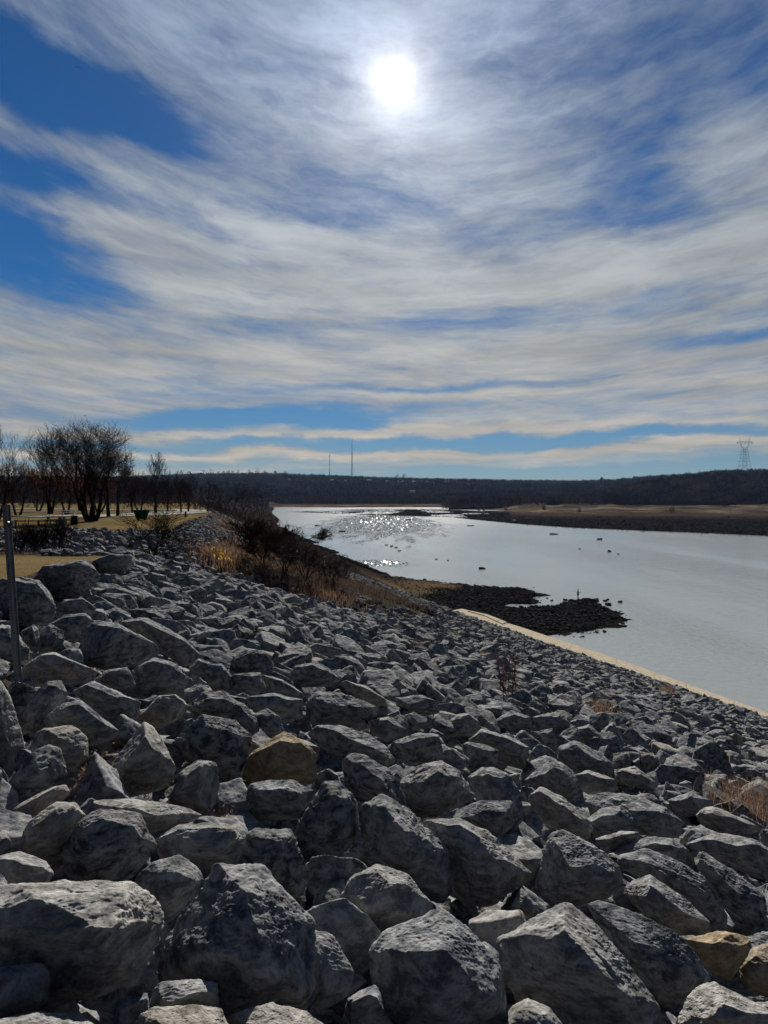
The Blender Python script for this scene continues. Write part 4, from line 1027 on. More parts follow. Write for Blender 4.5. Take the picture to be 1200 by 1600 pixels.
def make_tree(name, seed, loc, height, half, label, group, cat='tree', stems=1, levels=5, r0=.22, mat=M_TWIG, twig=.018, leaves=None, spread=.5, up=.25, kids=2, fork=.35, lean=(0, 0), rz=0, sc=None, dome=False):
    if sc: T, Cc = sc_tree(seed, height, half, stems=stems, tip=twig, lean=lean, **sc)
    else: T, Cc = grow_tree(seed, height, spread, stems, levels, r0, fork, twig, up, kids, lean); widen(T, Cc, half)
    if dome:   # keep the crown a rounded dome: cut the twigs that stray outside it
        e = ((Cc[:, 3] / (half * 1.06)) ** 2 + (Cc[:, 4] / (half * 1.06)) ** 2 + ((Cc[:, 5] - height * .50) / (height * .54)) ** 2); Cc = Cc[e < 1 + .12 * np.random.RandomState(seed).randn(len(Cc))]
    root = empty(name, loc, rz); tag(root, label, cat, group)
    V, F = seg_mesh(T, 6); new_mesh('trunk' if cat == 'tree' else 'stem', V, F, M_BARK, root, smooth=True)
    V, F = seg_mesh(Cc, 3); new_mesh('crown' if cat == 'tree' else 'twig_spray', V, F, mat, root)
    if leaves:
        n, lm, size, low = leaves; rs = np.random.RandomState(seed); ends = Cc[:, 3:6]
        hmax = ends[:, 2].max(); pick = ends[ends[:, 2] < hmax * low]; pick = pick[rs.randint(0, len(pick), n)] + rs.randn(n, 3) * size
        a = rs.randn(n, 3) * size; b = rs.randn(n, 3) * size
        V = np.stack([pick, pick + a, pick + b], 1).reshape(-1, 3); F = np.arange(3 * n).reshape(-1, 3)
        new_mesh('leaves', V, F, lm, root)
    return root
def copy_tree(o, loc, sc, rz, label):
    c = o.copy(); COL.objects.link(c); c.location = loc; c.scale = sc; c.rotation_euler[2] = rz; c['label'] = label
    for ch in [x for x in bpy.data.objects if x.parent == o]:
        d = ch.copy(); COL.objects.link(d); d.parent = c
    return c

def sc_tree(seed, height, half, base=.22, natt=1400, stems=1, tip=.012, top_heavy=.5, twigs=8, lean=(0, 0)):
    """limbs grow toward points scattered through a domed crown"""
    rs = np.random.RandomState(seed); hb = height * base; hc = height - hb
    q = rs.randn(natt * 3, 3); q /= np.linalg.norm(q, axis=1, keepdims=True); q *= rs.rand(len(q), 1) ** .42
    q = q[q[:, 2] > -.75]; wob = 1 + .22 * fbm(q * 1.6 + seed, 2, seed); q = q * wob[:, None]
    q = q[:natt]; A_ = np.column_stack([q[:, 0] * half + lean[0] * hc, q[:, 1] * half + lean[1] * hc, hb + hc * (.5 + .5 * q[:, 2])])
    A_[:, 2] = np.minimum(A_[:, 2], height)
    D = height / 40; pos = []; par = []
    for k in range(stems):
        a = 2 * math.pi * k / max(stems, 1) + rs.rand(); tilt = 0 if stems == 1 else rs.uniform(.15, .5)
        dr = np.array([math.cos(a) * tilt, math.sin(a) * tilt, 1.0]); dr /= np.linalg.norm(dr); p = np.array([math.cos(a), math.sin(a), 0]) * (.02 * height if stems > 1 else 0); last = -1
        for j in range(max(2, int(hb * (1.0 if stems == 1 else .8) / D) + 1)):
            pos.append(p.copy()); par.append(last); last = len(pos) - 1; dr = dr + rs.randn(3) * .06; dr /= np.linalg.norm(dr); p = p + dr * D
    pos = list(pos); P_ = np.array(pos); pd = np.zeros_like(P_); pd[:, 2] = 1
    for it in range(85):
        if len(A_) == 0: break
        d2 = ((A_[:, None, :] - P_[None, :, :]) ** 2).sum(2) if len(A_) * len(P_) < 6e6 else None
        if d2 is None: break
        near_ = d2.argmin(1); dm = np.sqrt(d2[np.arange(len(A_)), near_]); keep = dm > D * 1.9
        dirs = (A_ - P_[near_]) / (dm[:, None] + 1e-9); grow_ = keep & ((dirs * pd[near_]).sum(1) > .22); acc_ = np.zeros_like(P_); np.add.at(acc_, near_[grow_], dirs[grow_])
        idx = np.unique(near_[grow_])
        if len(idx) == 0: break
        g = acc_[idx]; g /= np.linalg.norm(g, axis=1, keepdims=True) + 1e-9; g = g + .85 * pd[idx] + rs.randn(len(idx), 3) * .06 + np.array([0, 0, .10]); g /= np.linalg.norm(g, axis=1, keepdims=True)
        newp = P_[idx] + g * D; dd_ = np.sqrt(((newp[:, None, :] - P_[None, :, :]) ** 2).sum(2)).min(1); ok = dd_ > D * .35
        if not ok.any(): break
        par += list(idx[ok]); P_ = np.concatenate([P_, newp[ok]]); pd = np.concatenate([pd, g[ok]]); A_ = A_[keep]
    n = len(P_); r = np.zeros(n); kids_ = np.zeros(n, int); acc2 = np.zeros(n)
    for i in range(n - 1, -1, -1):
        r[i] = tip if acc2[i] == 0 else acc2[i] ** (1 / 2.3)
        if par[i] >= 0: acc2[par[i]] += r[i] ** 2.3; kids_[par[i]] += 1
    T, Cc = [], []
    for i in range(n):
        j = par[i]
        if j < 0: T.append((*(P_[i] - np.array([0, 0, .25])), *P_[i], r[i] * 1.35, r[i])); continue
        (T if r[i] > tip * 4.2 else Cc).append((*P_[j], *P_[i], min(r[j], r[i] * 1.3), r[i]))
        if r[i] < tip * 3.0:
            for _ in range(twigs):
                dr = pd[i] + rs.randn(3) * .50 + np.array([0, 0, .35]); dr /= np.linalg.norm(dr); m1 = P_[i] + dr * D * rs.uniform(.8, 1.6); dr = dr + rs.randn(3) * .22; dr /= np.linalg.norm(dr)
                Cc.append((*P_[i], *m1, tip * .6, tip * .45)); Cc.append((*m1, *(m1 + dr * D * rs.uniform(.7, 1.5)), tip * .45, tip * .3))
    return np.array(T), np.array(Cc)
GT = 'bare trees in the riverside park'
def tree_at(px, py, top, halfpx, label, z=14.2, **kw):
    p = flat(px, py, z); Y = p[1]
    return make_tree('bare_tree', loc=(p[0], Y, z - .05), height=(py - top) / 1200 * Y, half=halfpx / 1200 * Y, label=label, group=GT, **kw)
t_main = tree_at(143, 815, 655, 74, 'largest bare spreading tree with several limbs from one low fork', seed=5, stems=5, levels=5, r0=.30, spread=.44, up=.34, twig=.010, fork=.36, dome=True)
tree_at(-6, 813, 662, 46, 'tall bare tree cut by the left edge of the photo', seed=8, stems=2, r0=.26, twig=.010, dome=True, up=.32, levels=5)
tree_at(78, 803, 666, 44, 'tall bare tree behind the picnic tables, left of the largest one', seed=12, stems=3, r0=.26, twig=.012, dome=True, up=.32, levels=5)
tree_at(170, 808, 690, 34, 'bare tree with straight trunk right behind the largest one', seed=21, stems=1, r0=0.30, twig=.013, dome=True, up=.32, levels=5)
tree_at(184, 807, 698, 30, 'second straight-trunked bare tree right of the largest one', seed=24, stems=1, r0=0.30, twig=.013, dome=True, up=.32, levels=5)
tree_at(207, 801, 722, 22, 'small bare tree with leaning trunk beside the pale road', seed=31, stems=1, r0=0.20, twig=.013, lean=(-.2, 0), dome=True, up=.32, levels=5)
tree_at(244, 802, 708, 21, 'upright solitary bare tree beyond the green bin', seed=33, stems=1, r0=0.30, twig=.013, dome=True, up=.32, levels=5)
tree_at(283, 801, 736, 16, 'short bare tree, nearer one of two at the road bend', seed=35, stems=1, r0=0.20, twig=.009, dome=True, up=.32, levels=5)
tree_at(294, 800, 738, 15, 'short bare tree, farther one of two at the road bend', seed=37, stems=1, r0=0.20, twig=.009, dome=True, up=.32, levels=5)
tree_at(262, 800, 740, 15, 'thin dim bare tree between the solitary tree and the road bend', seed=39, stems=1, r0=0.20, twig=.009, dome=True, up=.32, levels=5)
tree_at(28, 806, 722, 36, 'tree holding rust-brown leaves at the left, behind the brush', seed=41, stems=2, r0=0.20, twig=.013, mat=M_TWIGR, leaves=(900, M_RUST, .10, .95), dome=True, up=.32, levels=5)
tree_at(104, 804, 724, 32, 'tree holding orange-brown leaves behind the largest bare tree', seed=43, stems=2, r0=0.20, twig=.013, mat=M_TWIGR, leaves=(900, M_RUST, .10, .95), dome=True, up=.32, levels=5)
tree_at(155, 800, 732, 36, 'low tree with dull red-brown leaves behind the trunks', seed=45, stems=2, r0=0.20, twig=.013, mat=M_TWIGR, leaves=(500, M_RUST, .11, .95), dome=True, up=.32, levels=5)
tree_at(218, 800, 742, 28, 'low brushy tree with reddish twigs left of the solitary tree', seed=47, stems=2, r0=0.20, twig=.013, mat=M_TWIGR, dome=True, up=.32, levels=5)
tree_at(60, 799, 728, 28, 'dim brown tree behind the left-hand trees', seed=49, stems=2, r0=0.20, twig=.013, mat=M_TWIGR, dome=True, up=.32, levels=5)
tree_at(125, 798, 700, 30, 'taller dim tree seen through the largest crown', seed=51, stems=2, r0=0.20, twig=.013, dome=True, up=.32, levels=5)

# thicket of dark bare trees along the upper bank
PR = [make_tree('bank_tree', 60 + k, (0, 0, 0), 6.0, 2.6, 'x', 'bare trees crowding the bank', stems=4, twig=.012, mat=(M_BRUSH, M_TWIGR, M_BRUSH)[k], sc=dict(base=.06, natt=520, twigs=5)) for k in range(3)]
BT = [(312, 799, 741, 30), (326, 800, 746, 26), (338, 799, 750, 26), (350, 801, 744, 28), (362, 803, 752, 26), (372, 806, 760, 24), (384, 804, 757, 22), (396, 808, 766, 22), (408, 806, 768, 18),
      (418, 810, 775, 18), (345, 812, 775, 20), (368, 822, 782, 22), (388, 826, 784, 22), (405, 830, 790, 20), (420, 838, 797, 22), (438, 848, 806, 22), (456, 856, 812, 24), (330, 792, 748, 26), (300, 796, 745, 22), (376, 795, 755, 26), (398, 797, 764, 22)]
BTL = ['above the bend of the road', 'above the riprap shoulder', 'behind the riprap shoulder', 'at the top of the rust-coloured grass', 'just right of the rust-coloured grass', 'above the yellow leaves', 'midway along the thicket skyline',
       'toward the river end of the thicket', 'leaning over the far water edge', 'last at the water end of the thicket', 'on the edge of the riprap shoulder', 'inside the rust-coloured grass', 'on the mid bank in brush', 'on the lower bank in brush', 'close above the shoreline bend',
       'on the shore above the glitter', 'beside the leaning shore tree', 'deep behind the road end', 'left end of the thicket behind the road', 'dim and distant behind the thicket middle', 'dim and distant behind the thicket water end']
for i, (px, py, top, hw) in enumerate(BT):
    if i in (17, 18, 19, 20): p = flat(px, 775 + 2.8 / 260 * 1200, 14.0)
    else: p = hit(px, py)
    h = .86 * (py - top) / 1200 * p[1]; sc = (hw / 1200 * p[1] / 2.6, hw / 1200 * p[1] / 2.6, h / 6.0); lab = 'dark bare tree ' + BTL[i]
    if i < 3: q = PR[i]; q.location = (p[0], p[1], p[2] - .1); q.scale = sc; q['label'] = lab
    else: copy_tree(PR[i % 3], (p[0], p[1], p[2] - .1), sc, i * 1.7, lab)

# near shrubs
BS = [(432, 868, 'nearest the rust grass'), (446, 874, 'a step above the shoreline bend'), (462, 880, 'over the middle of the lower bank'), (476, 886, 'just above the mud edge'), (490, 893, 'low on the bank before the spit'), (424, 884, 'right at the upper end of the riprap'),
      (455, 898, 'beside the last dark stones of the riprap'), (505, 896, 'close to the water near the spit root'), (530, 903, 'scrubby and low near the spit root'), (548, 908, 'last scrub before the straw grass'), (402, 850, 'in the upper brush'), (414, 858, 'halfway down the upper brush')]
for i, (px, py, lab) in enumerate(BS):
    p = hit(px, py); h = (34 + 8 * (i % 3) - (10 if px > 500 else 0)) / 1200 * p[1]; w_ = 24 / 1200 * p[1] / 2.6
    copy_tree(PR[(i * 2) % 3], (p[0], p[1], p[2] - .1), (w_, w_, h / 6.0), i * 2.3, 'leafless scrub bush ' + lab)
GS = 'bare shrubs on the riprap'
def shrub(px, py, top, halfpx, label, seed, **kw):
    p = hit(px, py, 0.0); Y = p[1]; kw.setdefault('mat', M_BRUSH if py > 870 and px > 300 else M_TWIG)
    return make_tree('bare_shrub', seed, (p[0], Y, p[2] - .1), (py - top) / 1200 * Y, halfpx / 1200 * Y, label, GS, cat='shrub', **kw)
shrub(238, 869, 796, 50, 'bare many-stemmed shrub on the corner of the near crest', 71, stems=6, levels=3, r0=.040, spread=.50, twig=.011, mat=M_BARK, up=.45, kids=2, fork=.6)
shrub(262, 872, 818, 36, 'finer twiggy shrub leaning right beside the many-stemmed one', 72, stems=4, levels=3, r0=.028, spread=.5, twig=.009, mat=M_BARK, up=.3, kids=2, fork=.6)
for i, (px, py, top, hw, lab) in enumerate([(28, 862, 800, 22, 'thin sapling clump next to the steel post top'), (52, 864, 812, 24, 'thin sapling clump at the grass edge, second from the post'), (76, 864, 806, 26, 'taller sapling clump in the gully mouth'),
        (97, 866, 812, 22, 'sapling clump nearest the first rocks of the gully'), (12, 850, 806, 22, 'sapling clump behind the steel post'), (118, 852, 820, 16, 'wispy low sapling among the gully rocks')]):
    p = flat(px, py, 14.2); Y = p[1]
    make_tree('sapling_clump', 80 + i, (p[0], Y, float(zfun(p[0], Y)) - .1), (py - top) / 1200 * Y * 1.15, hw / 1200 * Y, lab, 'sapling clumps in the gully', cat='shrub', stems=6, levels=3, r0=.022, spread=.4, twig=.007, up=.55, kids=2, fork=.7)
shrub(445, 893, 838, 42, 'bushy grey shrub on the bank in front of the leaning shore tree', 90, stems=7, levels=3, r0=.05, spread=.5, twig=.016, up=.3, kids=2, fork=.5)
shrub(478, 902, 850, 36, 'second bushy grey shrub a little nearer the water', 91, stems=7, levels=3, r0=.05, spread=.5, twig=.015, up=.3, kids=2, fork=.5)
shrub(410, 880, 828, 34, 'brown shrub above the yellow-leaved patch', 92, stems=7, levels=3, r0=.05, spread=.5, twig=.018, mat=M_TWIGR, kids=2, fork=.5)
shrub(520, 912, 872, 34, 'low dark shrub spreading on the lower bank', 93, stems=7, levels=3, r0=.04, spread=.55, twig=.014, kids=2, fork=.5)
shrub(385, 858, 812, 30, 'brown shrub between the rust grass and the shore', 94, stems=7, levels=3, r0=.05, spread=.5, twig=.022, mat=M_TWIGR, kids=2, fork=.5)
shrub(430, 862, 822, 30, 'dark shrub right beside the shoreline bend', 95, stems=7, levels=3, r0=.05, spread=.5, twig=.022, kids=2, fork=.5)
# the tree leaning out over the water
p = hit(474, 846); s = p[1] / 1200
T, Cc = grow_tree(97, 6, .55, 1, 4, .16, .5, .03, -.02, 3, (1.5, 0))
k = 44 * s / max(1, np.percentile(Cc[:, 3], 98))
root = empty('leaning_tree', (p[0], p[1], p[2])); tag(root, 'bare tree leaning out sideways over the river from the brushy shore', 'tree')
for arr in (T, Cc): arr[:, :6] *= k
zt_ = 24 * s / max(Cc[:, 5].max(), 1e-3)
for arr in (T, Cc): arr[:, [2, 5]] *= min(1.0, zt_)
V, F = seg_mesh(T, 6); new_mesh('trunk', V, F, M_BARK, root, smooth=True); V, F = seg_mesh(Cc, 3); new_mesh('crown', V, F, M_TWIG, root)

# ---- grasses: curved thin blades
def blades(P, h, w, rs, lean=.5):
    n = len(P); a = rs.uniform(0, 2 * math.pi, n); d = np.stack([np.cos(a), np.sin(a), np.zeros(n)], 1); l = rs.uniform(.1, lean, n)[:, None]
    hh = (h * rs.uniform(.5, 1.15, n))[:, None]; side = np.stack([-np.sin(a + rs.uniform(-1, 1, n)), np.cos(a), np.zeros(n)], 1) * w
    upv = np.array([[0, 0, 1.]]); mid = P + upv * hh * .6 + d * hh * l * .4; tip = P + upv * hh * (1 - l * .35) + d * hh * l
    V = np.stack([P - side, P + side, mid + side * .6, mid - side * .6, tip], 1).reshape(-1, 3); b = (np.arange(n) * 5)[:, None]
    return V, [tuple(x) for x in (b + np.array([[0, 1, 2, 3]])).tolist()] + [tuple(x) for x in (b + np.array([[3, 2, 4]])).tolist()]
def patch_grass(name, label, mat, centres, n, h, w, seed, zf=None, lean=.6):
    rs = np.random.RandomState(seed); Ps = []
    for (c, rx, ry) in centres:
        m = int(n / len(centres)); q = rs.randn(m, 2) * .5; x = c[0] + q[:, 0] * rx; y = c[1] + q[:, 1] * ry
        z = zfun(x, y) - .06 if zf is None else zf(x, y); Ps.append(np.column_stack([x, y, z]))
    V, F = blades(np.concatenate(Ps), h, w, rs, lean); o = new_mesh(name, V, F, mat); tag(o, label, 'grass', kind='stuff')
patch_grass('russet_grass', 'rust-coloured dry grass on the brushy bank', M_RUSTG, [(hit(362, 822), 4, 9), (hit(372, 838), 5, 8), (hit(350, 812), 3, 9), (hit(345, 868), 3, 4), (hit(372, 876), 3.5, 4), (hit(405, 868), 3, 5), (hit(392, 850), 4, 6), (hit(500, 928), 2.5, 2.5)], 9000, .50, .020, 1)
patch_grass('brown_grass', 'dull brown grass and brambles over the lower bank', M_GREYG, [(hit(430, 880), 5, 9), (hit(470, 892), 6, 9), (hit(520, 905), 6, 8), (hit(560, 915), 6, 8), (hit(600, 925), 6, 7), (hit(440, 860), 5, 10), (hit(410, 845), 5, 10), (hit(395, 822), 5, 12), (hit(495, 882), 4, 9), (hit(560, 895), 5, 7), (hit(535, 884), 4, 8), (hit(512, 871), 4, 8), (hit(488, 858), 4, 9), (hit(590, 903), 4, 5), (hit(575, 905), 5, 5), (hit(545, 892), 5, 6)], 30000, .50, .022, 2)
patch_grass('straw_grass', 'straw-coloured grass along the low shelf by the spit', M_STRAW, [(flat(655, 915, .4), 5, 7), (flat(630, 925, .4), 5, 6), (flat(680, 917, .4), 4, 4), (flat(605, 935, .6), 4, 5), (flat(640, 947, .6), 3, 3), (flat(660, 950, .5), 2.5, 2)], 15000, .5, .022, 3, zf=lambda x, y: np.maximum(zfun(x, y), .42) - .05)
patch_grass('yellow_leaves', 'bright yellow leaves low on the rust-coloured bank', M_YEL, [(hit(341, 862), .7, 1.0), (hit(352, 875), .6, .8), (hit(348, 866), .8, .8), (hit(358, 834), .8, 2)], 140, .35, .07, 4)
# lawn fringe near the crest
rs = np.random.RandomState(9); n = 16000; y = rs.uniform(14, 37, n); x = xc(y) - .3 - rs.rand(n) * 22; k = x > -.66 * y; x, y = x[k], y[k]
V, F = blades(np.column_stack([x, y, zfun(x, y) - .01]), .07, .008, rs, .9); tag(new_mesh('lawn_grass', V, F, M_STRAW), 'short tan lawn grass behind the crest boulders', 'grass', kind='stuff')
patch_grass('gully_grass', 'brown rough grass at the mouth of the gully', M_GREYG, [(np.array([-15.5, 35.5, 0]), 3, 2.2), (np.array([-18, 37, 0]), 4, 2), (np.array([-21, 36, 0]), 4, 2)], 5000, .35, .012, 6)
# individual weed clumps between the stones
def weed(px, py, hpx, label, mat, seed, n=120, spreadx=.18, w=.006, lean=.8):
    p = hit(px, py, .05); h = hpx / 1200 * p[1]; rs = np.random.RandomState(seed)
    P = rs.randn(n, 3) * spreadx * h * np.array([1, 1, 0]); V, F = blades(P, h, w * max(1, p[1] / 14), rs, lean)
    o = new_mesh('weed_clump', V, F, mat, loc=(p[0], p[1], p[2] - .08)); tag(o, label, 'weed', 'dry weed clumps among the stones')
p = hit(795, 1097); rs = np.random.RandomState(5); segs = []
for s_ in range(9):
    q = Vector((rs.randn() * .08, rs.randn() * .08, 0)); d = Vector((rs.randn() * .07, rs.randn() * .07, 1)); ht = rs.uniform(.8, 1.35)
    for j in range(8):
        e = q + d * (ht / 8); segs.append((*q, *e, .008, .007)); q = e; d += Vector((rs.randn() * .03, rs.randn() * .03, 0))
        for _ in range(5): t_ = Vector((rs.randn(), rs.randn(), abs(rs.randn()) + .6)).normalized() * rs.uniform(.08, .22); segs.append((*q, *(q + t_), .006, .003))
V, F = seg_mesh(segs, 3); o = new_mesh('weed_stalk', V, F, M_RUSTG, loc=tuple(p - np.array([0, 0, .1]))); tag(o, 'tallest weed, slim upright rust-coloured stalks on the mid slope', 'weed')
weed(940, 1122, 42, 'rusty weed tuft right of the tallest weed, above a buff one', M_RUSTG, 2)
weed(925, 1108, 24, 'pale matted tuft just left of the rusty tuft', M_STRAW, 3, 160, .5)
weed(1012, 1200, 36, 'small rusty tuft between stones on the right slope', M_RUSTG, 4)
weed(1165, 1275, 72, 'largest rust-brown weed clump at the right edge', M_RUSTG, 5, 420, .42, .005, 1.0)
weed(1125, 1240, 42, 'thin rust-brown weeds left of the largest clump', M_RUSTG, 6, 160, .5, .005, 1.0)
weed(1192, 1262, 60, 'straw-coloured weeds hanging at the right edge', M_STRAW, 7, 160, .3, .005, 1.0)
weed(1042, 1086, 22, 'grass tuft growing at the edge of the concrete walk', M_RUSTG, 8, 90, .4)
weed(978, 1060, 12, 'tiny weed on the edge of the concrete walk', M_GREYG, 9, 40, .3)
weed(756, 1028, 16, 'small orange weed on the slope left of the walk end', M_RUSTG, 10, 70, .4)
weed(560, 1005, 12, 'small orange weed on the upper slope', M_RUSTG, 11, 60, .5)
weed(648, 1012, 20, 'grey-brown brush tuft on the mid slope', M_GREYG, 12, 220, .9)
weed(610, 988, 14, 'grey-brown brush tuft higher on the mid slope', M_GREYG, 13, 180, .9)
weed(1150, 1210, 60, 'lone long pale grass stem arching over stones at right', M_STRAW, 14, 3, .1, .008, .9)
weed(305, 1232, 34, 'single upright dry stalk standing on the flat tan-grey slab', M_STRAW, 15, 2, .05, .007, .2)
# leaf litter caught between stones
def gen_litter():
    pass
rs = np.random.RandomState(31); LV = []
for (px, py, rx, n) in [(160, 1195, .16, 380), (235, 1248, .16, 320), (340, 1265, .10, 160), (150, 1215, .14, 200), (1120, 1190, .8, 200)]:
    c = hit(px, py, .06); q = rs.randn(n, 3) * np.array([rx, rx, .02]); q[:, 2] -= .29 * q[:, 0]
    a = rs.randn(n, 3) * .012; b = rs.randn(n, 3) * .012; P0 = c + q; LV.append(np.stack([P0, P0 + a, P0 + b], 1).reshape(-1, 3))
LV = np.concatenate(LV); tag(new_mesh('leaf_litter', LV, np.arange(len(LV)).reshape(-1, 3), M_RUSTG), 'brown leaf litter caught between foreground boulders', 'litter', kind='stuff')

# ------------------------------------------------------------------ woods on the hills and the level land
def forest(name, label, pos, hts, tones, k, wid, seed, cat='wood', kind='stuff', group=None, loc=None, thin=1.0, lo_=(-.05, .22)):
    """each tree: a slim trunk and k slanting twig clumps filling a rounded crown"""
    rs = np.random.RandomState(seed); n = len(pos); Vs = []
    P = np.repeat(pos, k, 0); Hh = np.repeat(hts, k); a = rs.uniform(0, 2 * math.pi, n * k); u = rs.rand(n * k)
    el_ = rs.uniform(0, 1, n * k); rad = np.sqrt(np.maximum(0, 1 - (el_ * 1.7 - .85) ** 2)) * (.2 + .8 * u) * .40 * thin
    lo = np.repeat(rs.uniform(lo_[0], lo_[1], n), k); c = P + np.column_stack([np.cos(a) * rad * Hh, np.sin(a) * rad * Hh, (lo + (.95 - lo) * el_) * Hh])
    d = np.column_stack([np.cos(a) * rad * 1.2, np.sin(a) * rad * 1.2, .25 + rs.rand(n * k) * .5]); d /= np.linalg.norm(d, axis=1, keepdims=True)
    ln = (wid * rs.uniform(1.2, 2.6, n * k))[:, None]; sd_ = rs.randn(n * k, 3) * np.array([1, .4, .5]); sd_ /= np.linalg.norm(sd_, axis=1, keepdims=True)
    V = np.stack([c - sd_ * wid * .5, c + sd_ * wid * .5, c + d * ln], 1).reshape(-1, 3)
    tw = .022 * hts[:, None]; tr = np.stack([pos + np.array([[-1, 0, 0]]) * tw, pos + np.array([[1, 0, 0]]) * tw, pos + np.column_stack([np.zeros(n), np.zeros(n), hts * .8])], 1).reshape(-1, 3)
    V = np.concatenate([V, tr]); F = np.arange(len(V)).reshape(-1, 3); T = np.concatenate([np.repeat(np.repeat(tones, k) + rs.randn(n * k) * .03, 3), np.repeat(tones * .8, 3)])
    o = new_mesh(name, V - (0 if loc is None else np.array(loc)), F, M_FOREST, tone=np.clip(T, 0, 1), loc=loc or (0, 0, 0))
    tag(o, label, cat, group, kind); return o
def wood_points(n, pxlo, pxhi, ylo, yhi, seed, power=1.0):
    rs = np.random.RandomState(seed); px = rs.uniform(pxlo, pxhi, n); y = ylo + (yhi - ylo) * rs.rand(n) ** power
    P = np.column_stack([(px - 600) / 1200 * y, y, [far_z(a, b) for a, b in zip(px, y)]]); return P, px, rs
P, px, rs = wood_points(15000, -80, 1290, 1345, 2560, 1)
clear = (np.abs(P[:, 1] - 2120) < 55) & (px > 430) & (px < 900) & (rs.rand(len(P)) < .85)   # strip of open ground with houses
P, px = P[~clear], px[~clear]; ton = np.clip(rs.normal(.38, .12, len(P)) + .30 * fbm(np.column_stack([px * .02, P[:, 1] * .006, px * 0]), 3, 2), .10, .80)
forest('hill_woods', 'continuous leafless woods covering the far hills', P, rs.uniform(7, 12, len(P)), ton, 20, 1.5, 2)
P, px, rs = wood_points(5200, 690, 1300, 985, 1540, 3); keep = (P[:, 2] > 3.0) | (rs.rand(len(P)) < .6); P, px = P[keep], px[keep]; ton = np.clip(rs.normal(.42, .14, len(P)) + .30 * fbm(np.column_stack([px * .03, P[:, 1] * .01, px * 0]), 3, 3), .10, .86)
forest('east_hill_woods', 'leafless woods covering the nearer hill across the river', P, rs.uniform(7, 12, len(P)), ton, 22, 1.2, 4)
P, px, rs = wood_points(1500, 425, 1000, 1295, 1345, 5); ton = np.clip(rs.normal(.5, .12, len(P)), .2, .75)
forest('shore_woods', 'belt of grey bare trunks behind the far sandy shore', P, rs.uniform(9, 14, len(P)), ton, 14, 1.0, 6, thin=.6)
n = 4200; rs = np.random.RandomState(7); px = rs.uniform(-140, 425, n); y = rs.uniform(280, 1150, n); x = (px - 600) / 1200 * y; k = x < xc(y) - 2; P = np.column_stack([x, y, np.full(n, 13.8)])[k]; px = px[k]; tpr = np.clip((432 - px) / 110, .12, 1)
forest('park_woods', 'dim winter woods behind the riverside park', P, rs.uniform(6, 9.5, len(P)) * tpr, np.clip(rs.normal(.36, .14, len(P)), .1, .8), 30, .8, 8, lo_=(-.30, -.12))
n = 380; y = rs.uniform(150, 420, n); x = xc(y) + rs.uniform(-4, .95, n) * 14; k = x < xt(y) - 1.5; P = np.column_stack([x, y, zfun(x, y)])[k]
forest('bank_thicket', 'leafless thicket along the river bank', P, rs.uniform(1.2, 3.2, len(P)), np.clip(rs.normal(.62, .12, len(P)), .1, .8), 26, .22, 9)

# trees one can pick out on the nearer hill, each an object
def far_tree(name, px, py, dist, h, tone, label, group, seed, k=60, wid=1.1, z=None, thin=1.15):
    x = (px - 600) / 1200 * dist; zz = far_z(px, dist) if z is None else z
    forest(name, label, np.array([[0., 0., 0.]]) + np.array([x, dist, zz]), np.array([float(h)]), np.array([float(tone)]), k, wid, seed, cat='tree', kind='thing', group=group, loc=(x, dist, zz), thin=thin)
rs = np.random.RandomState(77)
for i, px in enumerate(np.linspace(890, 1195, 34)):
    top = float(np.interp(px, NPX, NPY)); d = rs.uniform(1150, 1450)
    far_tree('hillside_tree', px + rs.uniform(-4, 4), 0, d, rs.uniform(9, 13), rs.uniform(.84, .97), 'rounded tree with tan crown on the nearer wooded hill across the river', 'tan-crowned trees on the nearer hill', 330 + i, k=80)
for i, px in enumerate([716, 724, 742, 780, 800, 806, 812, 1010, 1098, 1112, 1188]):
    d = 1010 if px < 760 else 990
    far_tree('cedar', px, 0, d, rs.uniform(7, 11) if px != 716 else 6, .03, 'dark pointed evergreen at the foot of the far woods', 'evergreens at the foot of the far woods', 400 + i, 90, .9, thin=.7, z=far_z(px, d))
for i, px in enumerate([284, 296, 318, 330, 341, 350, 357, 363, 372, 390, 402, 414, 430, 446, 620, 632]):
    far_tree('ridge_tree', px, 0, 2480, rs.uniform(15, 24), .3, 'bare tree standing above the far ridge line', 'trees breaking the far skyline', 500 + i, 46, 1.8, thin=.9)
for i, (px, py, dist, h, tone, lab) in enumerate([(748, 0, 860, 5, .9, 'low golden bush on the sandy far shore'), (756, 0, 870, 5.5, .8, 'brown bush next to the golden one on the far shore'), (790, 0, 900, 4, .95, 'pale orange bush alone on the sandy far shore'), (850, 0, 800, 4.5, .5, 'dark low bush on the sandy terrace'), (1050, 0, 745, 5, .6, 'brown bush at the edge of the gravel bar'), (905, 0, 760, 4, .3, 'dark bush on the low terrace'), (1000, 0, 940, 5, .2, 'dark bush under the eroded terrace'), (1100, 0, 930, 6, .35, 'broad dark bush under the nearer hill')]):
    far_tree('shore_bush', px, py, dist, h, tone, lab, 'bushes along the far shore', 600 + i, 80, .7, thin=1.3)
